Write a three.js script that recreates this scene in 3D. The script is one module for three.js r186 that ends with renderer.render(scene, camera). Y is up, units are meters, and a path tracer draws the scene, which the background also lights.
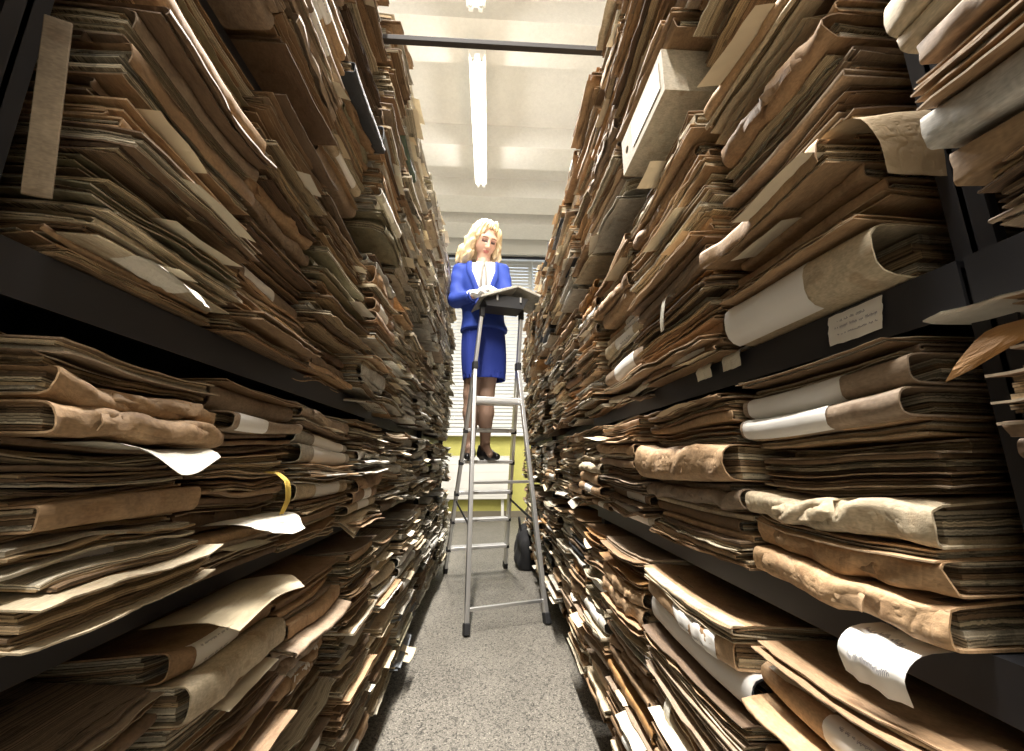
import * as THREE from 'three';
import { RectAreaLightUniformsLib } from 'three/addons/lights/RectAreaLightUniformsLib.js';
import { RoundedBoxGeometry } from 'three/addons/geometries/RoundedBoxGeometry.js';
import { mergeGeometries } from 'three/addons/utils/BufferGeometryUtils.js';

// ---------------------------------------------------------------- camera, light, exposure
// world: x to the right of the aisle, y up, the aisle runs along -z; D below always means the distance -z
const scene = new THREE.Scene();
const renderer = new THREE.WebGLRenderer({ antialias: true });
renderer.toneMapping = THREE.LinearToneMapping;
renderer.toneMappingExposure = 3.1;
renderer.shadowMap.enabled = true;
const camera = new THREE.PerspectiveCamera(86.4, 1024 / 751, 0.02, 60);
camera.position.set(0, 0.8, 0);
camera.rotation.order = 'YXZ';
camera.rotation.set(THREE.MathUtils.degToRad(12), -Math.atan(0.0575 * Math.cos(0.2094)), 0);
scene.add(camera);
scene.background = new THREE.Color(0.55, 0.62, 0.72);
RectAreaLightUniformsLib.init();
const LAMP_COLOR = new THREE.Color(1.0, 0.94, 0.868);
const LAMP_DOWN = 150, LAMP_SIDE = 40, LAMP_GLOW = 5;
const LAMP_Y = 3.9, LAMP_X = -0.13;

// ---------------------------------------------------------------- helpers
let seed = 20240611;
function rnd() { seed = (seed + 0x6D2B79F5) | 0; let t = Math.imul(seed ^ (seed >>> 15), 1 | seed); t = (t + Math.imul(t ^ (t >>> 7), 61 | t)) ^ t; return ((t ^ (t >>> 14)) >>> 0) / 4294967296; }
const rr = (a, b) => a + (b - a) * rnd();
const gs = () => (rnd() + rnd() + rnd() + rnd() - 2) * 1.2;
const pick = (a) => a[Math.min(a.length - 1, Math.floor(rnd() * a.length))];
const clamp = (x, a, b) => Math.max(a, Math.min(b, x));
const lerp = (a, b, t) => a + (b - a) * t;
const smooth = (a, b, x) => { const t = clamp((x - a) / (b - a), 0, 1); return t * t * (3 - 2 * t); };
const h1 = (i, s) => { let n = Math.imul((i | 0) + Math.imul(s | 0, 7919), 374761393); n = Math.imul(n ^ (n >>> 13), 1274126177); return ((n ^ (n >>> 16)) >>> 0) / 4294967296; };
const n1 = (x, s) => { const i = Math.floor(x), f = x - i, t = f * f * (3 - 2 * f); return (h1(i, s) * (1 - t) + h1(i + 1, s) * t) * 2 - 1; };
const taken = {};
function numbered(name) { const n = taken[name] = (taken[name] ?? -1) + 1; return n ? `${name}_${String(n).padStart(3, '0')}` : name; }
function sh(m) { m.castShadow = true; m.receiveShadow = true; return m; }
function mesh(name, geometry, material, parent) { const m = sh(new THREE.Mesh(geometry, material)); m.name = parent && parent !== scene ? name : numbered(name); (parent || scene).add(m); return m; }
function thing(name, label, category, x = 0, y = 0, z = 0, group) {
  const g = new THREE.Group(); g.name = numbered(name); g.position.set(x, y, z); scene.add(g);
  g.userData = { label, category }; if (group) g.userData.group = group; return g;
}
function tag(o, label, category, group) { o.userData = { label, category }; if (group) o.userData.group = group; return o; }
function structure(o, label, category) { o.userData = { kind: 'structure', label, category }; return o; }
// box from corner to corner, uv in metres
function boxG(x0, x1, y0, y1, z0, z1, bevel = 0) {
  const w = Math.abs(x1 - x0), h = Math.abs(y1 - y0), d = Math.abs(z1 - z0);
  let g;
  if (bevel) g = new RoundedBoxGeometry(w, h, d, 2, Math.min(bevel, w / 2.1, h / 2.1, d / 2.1));
  else g = new THREE.BoxGeometry(w, h, d);
  g.translate((x0 + x1) / 2, (y0 + y1) / 2, (z0 + z1) / 2);
  return metricUV(g);
}
function metricUV(g) {
  const p = g.attributes.position, n = g.attributes.normal, uv = new Float32Array(p.count * 2);
  for (let i = 0; i < p.count; i++) {
    const ax = Math.abs(n.getX(i)), ay = Math.abs(n.getY(i)), az = Math.abs(n.getZ(i));
    if (ay >= ax && ay >= az) { uv[2 * i] = p.getX(i); uv[2 * i + 1] = p.getZ(i); } else if (ax >= az) { uv[2 * i] = p.getZ(i); uv[2 * i + 1] = p.getY(i); } else { uv[2 * i] = p.getX(i); uv[2 * i + 1] = p.getY(i); }
  }
  g.setAttribute('uv', new THREE.BufferAttribute(uv, 2));
  return g;
}
const V = (x, y, z) => new THREE.Vector3(x, y, z);
function barG(a, b, w, t, up = V(0, 0, 1), bevel = 0.003) {          // a rectangular bar between two points
  const d = b.clone().sub(a), L = d.length();
  const g = new RoundedBoxGeometry(w, L, t, 1, Math.min(bevel, w / 2.2, t / 2.2));
  const y = d.normalize(), x = V().crossVectors(y, up).normalize(), z = V().crossVectors(x, y);
  g.applyMatrix4(new THREE.Matrix4().makeBasis(x, y, z).setPosition(a.clone().add(b).multiplyScalar(0.5)));
  return g;
}
function tubeG(pts, r, seg = 8, n = 24, closed = false) { return new THREE.TubeGeometry(new THREE.CatmullRomCurve3(pts, closed), n, r, seg, closed); }

// ---------------------------------------------------------------- textures: grain, fibres, stains, speckle, handwriting
function noise2(size, cells, s) {                                      // tiling value noise
  const g = new Float32Array(cells * cells); for (let i = 0; i < g.length; i++) g[i] = h1(i, s);
  return (x, y) => {
    const fx = x / size * cells, fy = y / size * cells, ix = Math.floor(fx), iy = Math.floor(fy);
    let tx = fx - ix, ty = fy - iy; tx = tx * tx * (3 - 2 * tx); ty = ty * ty * (3 - 2 * ty);
    const a = (i, j) => g[((j % cells + cells) % cells) * cells + (i % cells + cells) % cells];
    return lerp(lerp(a(ix, iy), a(ix + 1, iy), tx), lerp(a(ix, iy + 1), a(ix + 1, iy + 1), tx), ty);
  };
}
function dataTex(size, fn, srgb, metres) {
  const d = new Uint8Array(size * size * 4);
  for (let y = 0; y < size; y++) for (let x = 0; x < size; x++) { const c = fn(x, y), o = (y * size + x) * 4; d[o] = clamp(c[0], 0, 255); d[o + 1] = clamp(c[1], 0, 255); d[o + 2] = clamp(c[2], 0, 255); d[o + 3] = 255; }
  const t = new THREE.DataTexture(d, size, size, THREE.RGBAFormat); t.wrapS = t.wrapT = THREE.RepeatWrapping; t.magFilter = THREE.LinearFilter; t.minFilter = THREE.LinearMipmapLinearFilter; t.generateMipmaps = true;
  if (srgb) t.colorSpace = THREE.SRGBColorSpace; t.repeat.set(1 / metres, 1 / metres); t.needsUpdate = true; return t;
}
const S = 512;
const nA = noise2(S, 6, 1), nB = noise2(S, 24, 2), nC = noise2(S, 96, 3), nD = noise2(S, 256, 4), nE = noise2(S, 12, 5);
const kraftTex = dataTex(S, (x, y) => {                                // old kraft board: fibres, blotches, a few foxing stains
  const fib = noiseFib(x, y), stain = smooth(0.72, 0.9, nE(x, y)) * 0.07 * (0.5 + nB(x, y));
  const v = 0.86 + 0.08 * (nA(x, y) - 0.5) + 0.08 * (nB(x, y) - 0.5) + 0.1 * (nC(x, y) - 0.5) + 0.1 * fib - stain;
  return [255 * v, 255 * (v - stain * 0.3), 255 * (v - 0.01 - stain * 0.5)];
}, true, 0.22);
function noiseFib(x, y) { return nD((x * 0.25) % S, y) - 0.5; }
const crumpleTex = dataTex(S, (x, y) => {                              // creases: ridged noise in three sizes
  const r = (n) => 1 - Math.abs(n * 2 - 1);
  const v = 0.45 * r(nA(x, y)) + 0.32 * r(nE(x + 40 * nB(x, y), y)) + 0.18 * r(nB(x, y)) + 0.05 * nD(x, y);
  return [255 * v, 255 * v, 255 * v];
}, false, 0.16);
const rowTone = []; for (let i = 0; i < S; i++) rowTone.push(h1(i, 77));
const sheetTex = dataTex(S, (x, y) => {                                // cut paper edges: thin sheets one above another
  const wob = y + 5 * (nE(x, y) - 0.5), r = rowTone[((Math.floor(wob) % S) + S) % S], r2 = rowTone[((Math.floor(wob / 5) % S) + S) % S];
  const v = 0.66 + 0.4 * r * r2 + 0.3 * (r2 - 0.5) - 0.14 * r + 0.1 * (nC(x, y) - 0.5) - 0.16 * smooth(0.66, 0.85, nA(x, y));
  return [255 * v, 250 * v, 240 * v];
}, true, 0.11);
const floorTex = dataTex(1024, (() => {
  const a = noise2(1024, 300, 11), b = noise2(1024, 512, 12), c = noise2(1024, 10, 13), e = noise2(1024, 160, 14);
  return (x, y) => {                                                   // grey flecked linoleum
    const s1 = smooth(0.62, 0.8, a(x, y)), s2 = smooth(0.66, 0.8, b(x, y)), s3 = smooth(0.68, 0.82, e(x, y));
    const v = 0.62 + 0.06 * (c(x, y) - 0.5) + 0.24 * s2 - 0.26 * s1 - 0.16 * s3;
    return [255 * v, 250 * v, 240 * v];
  };
})(), true, 1.1);
const plasterTex = dataTex(256, (() => { const a = noise2(256, 40, 21), b = noise2(256, 7, 22), c = noise2(256, 128, 23); return (x, y) => { const v = 0.96 + 0.025 * (a(x, y) - 0.5) + 0.02 * (b(x, y) - 0.5) + 0.03 * (c(x, y) - 0.5); return [255 * v, 255 * v, 253 * v]; }; })(), true, 1.1);
function writingTex(s, rows, w = 256, h = 128) {                       // illegible pen writing on a white tag
  const c = document.createElement('canvas'); c.width = w; c.height = h; const g = c.getContext('2d');
  g.fillStyle = '#f2f0ea'; g.fillRect(0, 0, w, h); g.lineWidth = 1.6; g.strokeStyle = '#7d7d88';
  for (let r = 0; r < rows; r++) {
    const y = h * (0.24 + 0.6 * r / Math.max(1, rows - 0.4)); let x = w * (0.12 + 0.1 * h1(r, s)); const end = w * (0.7 + 0.22 * h1(r, s + 1));
    g.beginPath(); g.moveTo(x, y); let k = 0;
    while (x < end) { const q = h1(k + r * 50, s + 2); if (q < 0.16) { x += w * 0.035; g.moveTo(x, y); } const up = h * (0.04 + 0.09 * h1(k + r * 50, s + 3)); g.quadraticCurveTo(x + w * 0.012, y - up, x + w * 0.022, y + h * 0.01); x += w * 0.022; k++; }
    g.stroke();
  }
  const t = new THREE.CanvasTexture(c); t.colorSpace = THREE.SRGBColorSpace; return t;
}

// ---------------------------------------------------------------- materials
const std = (o) => new THREE.MeshStandardMaterial({ side: THREE.DoubleSide, ...o });
const lin = (r, g, b) => new THREE.Color().setRGB(r, g, b);
const M = {
  cover: std({ vertexColors: true, map: kraftTex, bumpMap: crumpleTex, bumpScale: 0.0007, roughness: 0.66 }),
  crumpled: std({ vertexColors: true, map: kraftTex, bumpMap: crumpleTex, bumpScale: 0.0024, roughness: 0.72 }),
  pages: std({ vertexColors: true, map: sheetTex, roughness: 0.9 }),
  sheet: std({ vertexColors: true, map: plasterTex, bumpMap: crumpleTex, bumpScale: 0.0012, roughness: 0.75 }),
  tags: [1, 2, 3, 0, 0].map((k) => std({ map: writingTex(k * 31, k ? 2 : 0), roughness: 0.7 })),
  steel: std({ color: lin(0.035, 0.036, 0.042), roughness: 0.5, metalness: 0.2 }),
  bar: std({ color: lin(0.022, 0.019, 0.018), roughness: 0.75 }),
  steelBack: std({ color: lin(0.06, 0.055, 0.05), roughness: 0.8 }),
  floor: std({ map: floorTex, color: lin(0.46, 0.445, 0.41), roughness: 0.5 }),
  ceiling: std({ map: plasterTex, color: lin(0.84, 0.83, 0.81), roughness: 0.9 }),
  wall: std({ map: plasterTex, color: lin(0.62, 0.6, 0.55), roughness: 0.9 }),
  wallGreen: std({ map: plasterTex, color: lin(0.5, 0.48, 0.13), roughness: 0.75 }),
  white: std({ color: lin(0.72, 0.72, 0.68), roughness: 0.45 }),
  blind: std({ color: lin(0.5, 0.5, 0.465), roughness: 0.6 }),
  alu: std({ color: lin(0.62, 0.62, 0.61), roughness: 0.34, metalness: 0.85 }),
  aluTread: std({ color: lin(0.66, 0.66, 0.65), roughness: 0.5, metalness: 0.6 }),
  rubber: std({ color: lin(0.009, 0.009, 0.01), roughness: 0.7 }),
  blackCloth: std({ color: lin(0.008, 0.008, 0.009), roughness: 0.85 }),
  glow: std({ color: 0xffffff, emissive: LAMP_COLOR, emissiveIntensity: LAMP_GLOW, roughness: 0.4 }),
  lampWhite: std({ color: lin(0.85, 0.85, 0.83), roughness: 0.4 }),
  glass: new THREE.MeshPhysicalMaterial({ color: 0xffffff, transmission: 1, thickness: 0, roughness: 0.02, ior: 1.5 }),
};
// ---------------------------------------------------------------- the room
const RX = 2.6, ZB = 2.4, ZF = -6.04, CEIL = 4.36;
structure(mesh('floor', boxG(-RX, RX, -0.1, 0, ZF - 0.2, ZB), M.floor), 'grey flecked linoleum floor of the aisle', 'floor');
const ceiling = new THREE.Group(); ceiling.name = 'ceiling'; scene.add(ceiling); structure(ceiling, 'white plastered ceiling with cross beams', 'ceiling');
mesh('slab', boxG(-RX, RX, CEIL, CEIL + 0.15, ZF - 0.2, ZB), M.ceiling, ceiling);
for (const [a, b] of [[-1.6, -1.27], [-0.4, -0.05], [0.95, 1.3], [2.43, 2.79], [3.69, 4.02], [4.53, 4.88], [5.13, 5.52]]) mesh('beam', boxG(-RX, RX, 4.1, CEIL, -b, -a), M.ceiling, ceiling);
structure(mesh('wall_left', boxG(-RX - 0.15, -RX, 0, CEIL, ZF - 0.2, ZB), M.wall), 'plain plastered wall behind the left rack', 'wall');
structure(mesh('wall_right', boxG(RX, RX + 0.15, 0, CEIL, ZF - 0.2, ZB), M.wall), 'plain plastered wall behind the right rack', 'wall');
structure(mesh('wall_front', boxG(-RX, RX, 0, CEIL, ZB, ZB + 0.15), M.wall), 'plain plastered wall at the near end of the aisle', 'wall');
// window wall: yellow-green parapet, piers beside and a lintel over the long window
const back = new THREE.Group(); back.name = 'wall_back'; scene.add(back); structure(back, 'yellow-green wall below and around the window', 'wall');
mesh('parapet', boxG(-RX, RX, 0, 1.15, ZF - 0.2, ZF), M.wallGreen, back);
mesh('pier', boxG(-RX, -1.7, 1.15, CEIL, ZF - 0.2, ZF), M.wallGreen, back);
mesh('pier', boxG(1.9, RX, 1.15, CEIL, ZF - 0.2, ZF), M.wallGreen, back);
mesh('lintel', boxG(-1.7, 1.9, 4.06, CEIL, ZF - 0.2, ZF), M.ceiling, back);
const win = new THREE.Group(); win.name = 'window_1'; scene.add(win); structure(win, 'long white framed window behind closed blinds', 'window');
mesh('frame', mergeGeometries([boxG(-1.7, 1.9, 1.15, 1.22, ZF - 0.16, ZF - 0.08), boxG(-1.7, 1.9, 3.99, 4.06, ZF - 0.16, ZF - 0.08), ...[-1.7, -0.54, 0.62, 1.83].map((x) => boxG(x, x + 0.07, 1.22, 3.99, ZF - 0.16, ZF - 0.08))]), M.white, win);
for (const x of [-1.63, -0.47, 0.69]) mesh('pane', boxG(x, x + (x > 0.6 ? 1.14 : 1.09), 1.22, 3.99, ZF - 0.125, ZF - 0.121), M.glass, win);
mesh('sill', boxG(-1.75, 1.95, 1.15, 1.195, ZF - 0.08, ZF + 0.12, 0.008), M.white, win);
structure(mesh('baseboard_back', boxG(-RX, RX, 0, 0.09, ZF, ZF + 0.018), std({ color: lin(0.16, 0.14, 0.1), roughness: 0.6 })), 'dark skirting under the radiator', 'baseboard');
// venetian blinds
for (const [x0, x1, label] of [[-0.96, 0.655, 'white venetian blind behind the woman in blue'], [0.675, 1.9, 'white venetian blind hidden mostly behind the right rack'], [-1.7, -0.98, 'white venetian blind hidden mostly behind the left rack']]) {
  const b = thing('venetian_blind', label, 'blind', (x0 + x1) / 2, 1.21, ZF + 0.06);
  const w = x1 - x0, sl = new THREE.BoxGeometry(w, 0.0016, 0.062); sl.rotateX(1.22);
  mesh('head_rail', boxG(-w / 2, w / 2, 2.80, 2.85, -0.03, 0.03, 0.004), M.white, b);
  mesh('bottom_rail', boxG(-w / 2, w / 2, 0, 0.022, -0.025, 0.025, 0.004), M.white, b);
  for (let k = 0; k < 49; k++) mesh('slat', sl, M.blind, b).position.y = 0.05 + k * 0.056;
  for (const cx of [-0.36, 0.36]) mesh('cord', boxG(cx * w - 0.0012, cx * w + 0.0012, 0.02, 2.8, 0.027, 0.029), M.white, b);
}
const pel = thing('curtain_pelmet', 'pale grey pelmet board along the top of the window', 'pelmet', 0, 3.98, ZF + 0.2);
mesh('board', boxG(-2.4, 2.4, -0.02, 0.26, 0.1, 0.13), M.white, pel);
mesh('rail', boxG(-2.4, 2.4, 0.02, 0.05, -0.12, -0.08), M.steel, pel);
// radiator
{
  const r = thing('radiator', 'white panel radiator under the window behind the ladder', 'radiator', -0.2, 0, ZF + 0.1);
  mesh('panel', boxG(-0.5, 0.5, 0.26, 0.85, -0.03, 0.03, 0.012), M.white, r);
  for (let k = 0; k < 5; k++) mesh('rib', boxG(-0.485, 0.485, 0.31 + k * 0.11, 0.318 + k * 0.11, 0.03, 0.034, 0.002), M.white, r);
  mesh('top_grille', boxG(-0.5, 0.5, 0.85, 0.865, -0.05, 0.035, 0.004), M.white, r);
  for (const s of [-0.4, 0.4]) mesh('bracket', boxG(s - 0.02, s + 0.02, 0, 0.3, -0.05, -0.03), M.white, r);
}
// ---------------------------------------------------------------- fluorescent lights
[['twin fluorescent tube light over the woman, nearest the window', -2.55, -4.08], ['twin fluorescent tube light cut by the top edge of the picture', -0.7, -2.23], ['twin fluorescent tube light over the near end of the aisle', 1.15, -0.38]].forEach(([label, z1, z0]) => {
  const L = z1 - z0, t = thing('fluorescent_light', label, 'light', LAMP_X, LAMP_Y, (z0 + z1) / 2);
  mesh('housing', boxG(-0.07, 0.07, 0.022, 0.06, -L / 2, L / 2, 0.006), M.lampWhite, t);
  for (const x of [-0.034, 0.034]) {
    const g = new THREE.CylinderGeometry(0.0145, 0.0145, L - 0.09, 14); g.rotateX(Math.PI / 2); mesh('tube', g, M.glow, t).position.x = x;
    for (const e of [-1, 1]) {
      mesh('lamp_holder', boxG(x - 0.015, x + 0.015, -0.018, 0.025, e * (L / 2 - 0.012) - 0.012, e * (L / 2 - 0.012) + 0.012, 0.003), M.lampWhite, t);
      const c = new THREE.CylinderGeometry(0.0148, 0.0148, 0.02, 12); c.rotateX(Math.PI / 2); mesh('tube_cap', c, M.alu, t).position.set(x, 0, e * (L / 2 - 0.034));
    }
  }
  for (const s of [-0.45, 0.45]) mesh('hanger', boxG(-0.006, 0.006, 0.06, CEIL - LAMP_Y, s - 0.006, s + 0.006), M.lampWhite, t);
  const down = new THREE.RectAreaLight(LAMP_COLOR, LAMP_DOWN, 0.1, L - 0.09); down.position.set(LAMP_X, LAMP_Y - 0.03, (z0 + z1) / 2); down.rotation.set(-Math.PI / 2, 0, 0); down.name = numbered('lamp_light'); scene.add(down);
  for (const s of [-1, 1]) { const a = new THREE.RectAreaLight(LAMP_COLOR, LAMP_SIDE, L - 0.09, 0.02); a.position.set(LAMP_X + s * 0.052, LAMP_Y + 0.004, (z0 + z1) / 2); a.lookAt(LAMP_X + s * 2, LAMP_Y - 1.6, (z0 + z1) / 2); a.name = numbered('lamp_light'); scene.add(a); }
});
// ---------------------------------------------------------------- shelving racks
const X0 = 0.36, RACK_DEPTH = 0.42;
const SIDES = [
  { key: 'right', s: 1, end: 3.78, start: -0.62, posts: [-0.6, 0.272, 1.41, 2.5, 3.77], cols: [-0.32, -0.03, 0.25, [0.292, 0.532], 0.845, 1.14, 1.398, 1.69, 1.97, 2.24, 2.49, 2.78, 3.05, 3.33, 3.56, 3.76],
    levels: [{ y: 0.1, top: 0.614, name: 'bottom' }, { y: 0.66, top: 0.912, name: 'lower' }, { y: 0.957, top: 1.40, name: 'middle' }, { y: 1.45, top: 1.86, name: 'upper' }, { y: 1.905, top: 2.15, name: 'top' }] },
  { key: 'left', s: -1, end: 3.42, start: -0.62, posts: [-0.6, 0.285, 1.285, 2.35, 3.41], cols: [-0.3, -0.02, 0.262, [0.305, 0.525], 0.752, 1.02, 1.272, 1.55, 1.83, 2.1, 2.34, 2.63, 2.9, 3.17, 3.4],
    levels: [{ y: 0.1, top: 0.604, name: 'bottom' }, { y: 0.65, top: 0.922, name: 'lower' }, { y: 0.968, top: 1.40, name: 'middle' }, { y: 1.45, top: 1.9, name: 'upper' }, { y: 1.945, top: 2.34, name: 'top' }] },
];
for (const sd of SIDES) {
  const { s } = sd, zc = -(sd.start + sd.end) / 2;
  const r = thing('steel_shelving_rack', `long dark steel shelving rack full of paper files on the ${sd.key} of the aisle`, 'shelving', s * (X0 + RACK_DEPTH / 2), 0, zc);
  const X = (v) => s * (v - RACK_DEPTH / 2), Z = (D) => -D - zc;
  for (const D of sd.posts) for (const v of [0.028, RACK_DEPTH - 0.03])
    mesh('post', mergeGeometries([boxG(X(v), X(v + 0.028), 0, 2.28, Z(D - 0.002), Z(D + 0.002)), boxG(X(v), X(v + 0.003), 0, 2.28, Z(D - 0.014), Z(D + 0.014))]), M.steel, r);
  sd.levels.forEach((lv, k) => {
    for (let q = 0; q + 1 < sd.posts.length; q++) {                    // one shelf per bay
      const f = q < 2 && (k === 2 || (k === 1 && s > 0)) ? 0.012 : 0.055, d0 = sd.posts[q] + 0.0025, d1 = sd.posts[q + 1] - 0.0025;
      const shelf = mesh('shelf', boxG(X(f + 0.003), X(RACK_DEPTH - 0.035), lv.y - 0.006, lv.y, Z(d0), Z(d1)), M.steel, r);
      mesh('front_lip', boxG(X(f), X(f + 0.003), lv.y - 0.044, lv.y, Z(d0), Z(d1)), M.steel, shelf);
    }
  });
  mesh('back_panel', boxG(X(RACK_DEPTH - 0.004), X(RACK_DEPTH), 0.04, 2.28, Z(sd.start), Z(sd.end)), M.steelBack, r);
}

// ---------------------------------------------------------------- paper geometry
class PB {                                                             // collects grids of quads
  constructor() { this.p = []; this.u = []; this.c = []; this.i = []; }
  grid(nu, nv, fn, col) {
    const o = this.p.length / 3;
    for (let j = 0; j <= nv; j++) for (let i = 0; i <= nu; i++) { const q = fn(i / nu, j / nv); this.p.push(q[0], q[1], q[2]); this.u.push(q[3], q[4]); this.c.push(col[0], col[1], col[2]); }
    for (let j = 0; j < nv; j++) for (let i = 0; i < nu; i++) { const a = o + j * (nu + 1) + i, b = a + 1, c = a + nu + 1, d = c + 1; this.i.push(a, b, c, b, d, c); }
  }
  geometry(cx = 0, cy = 0, cz = 0) {
    const g = new THREE.BufferGeometry(), p = new Float32Array(this.p);
    for (let k = 0; k < p.length; k += 3) { p[k] -= cx; p[k + 1] -= cy; p[k + 2] -= cz; }
    g.setAttribute('position', new THREE.BufferAttribute(p, 3)); g.setAttribute('uv', new THREE.BufferAttribute(new Float32Array(this.u), 2)); g.setAttribute('color', new THREE.BufferAttribute(new Float32Array(this.c), 3));
    g.setIndex(this.i); g.computeVertexNormals(); return g;
  }
}
const TONES = {
  tan: [0.6, 0.4, 0.232], brown: [0.41, 0.265, 0.152], 'dark brown': [0.21, 0.135, 0.082], 'grey-brown': [0.43, 0.325, 0.235], cream: [0.77, 0.65, 0.47], 'off-white': [0.7, 0.67, 0.6], olive: [0.34, 0.31, 0.21], 'orange-brown': [0.5, 0.27, 0.1], 'blue-grey': [0.3, 0.33, 0.38], slate: [0.06, 0.068, 0.085], 'dark green': [0.06, 0.1, 0.07], white: [0.78, 0.77, 0.73],
};
const PAGE_TONES = [[0.75, 0.61, 0.41], [0.62, 0.47, 0.295], [0.82, 0.72, 0.54], [0.44, 0.31, 0.19], [0.86, 0.81, 0.69], [0.32, 0.22, 0.135], [0.84, 0.77, 0.62]];
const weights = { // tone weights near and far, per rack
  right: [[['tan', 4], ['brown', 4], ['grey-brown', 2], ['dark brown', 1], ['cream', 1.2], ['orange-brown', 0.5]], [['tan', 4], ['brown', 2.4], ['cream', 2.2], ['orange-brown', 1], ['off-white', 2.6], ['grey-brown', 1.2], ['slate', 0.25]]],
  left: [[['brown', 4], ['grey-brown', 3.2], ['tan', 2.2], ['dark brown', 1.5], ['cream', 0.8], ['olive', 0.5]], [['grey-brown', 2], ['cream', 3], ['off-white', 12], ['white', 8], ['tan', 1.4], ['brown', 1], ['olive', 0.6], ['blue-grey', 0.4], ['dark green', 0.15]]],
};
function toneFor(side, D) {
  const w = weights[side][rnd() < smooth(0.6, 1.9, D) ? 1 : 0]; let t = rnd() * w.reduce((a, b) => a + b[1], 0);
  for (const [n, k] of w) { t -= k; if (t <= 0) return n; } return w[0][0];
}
const KINDS = { open: 'folder with bare page edges', spine: 'folder with rounded folded edge', bundle: 'bundle of loose sheets', flap: 'folder with turned-down flap', tube: 'file with hollow tube spine', package: 'crumpled paper packet' };
const basis = (s, t) => [1, s - 0.5, t - 0.5, 4 * (s - 0.5) ** 2 - 0.4, (1 - t) ** 2, Math.sin(6.283 * s) * (1 - t)];
const dot = (c, b) => c[0] * b[0] + c[1] * b[1] + c[2] * b[2] + c[3] * b[3] + c[4] * b[4] + c[5] * b[5];
const PROBE = []; for (const s of [-0.05, 0.25, 0.5, 0.75, 1.05]) for (const t of [-0.15, 0, 0.3, 0.65, 1.05]) PROBE.push(basis(s, t));
const minOf = (a, b) => Math.min(...PROBE.map((q) => dot(b, q) - dot(a, q))), maxOf = (a) => Math.max(...PROBE.map((q) => dot(a, q)));

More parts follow.
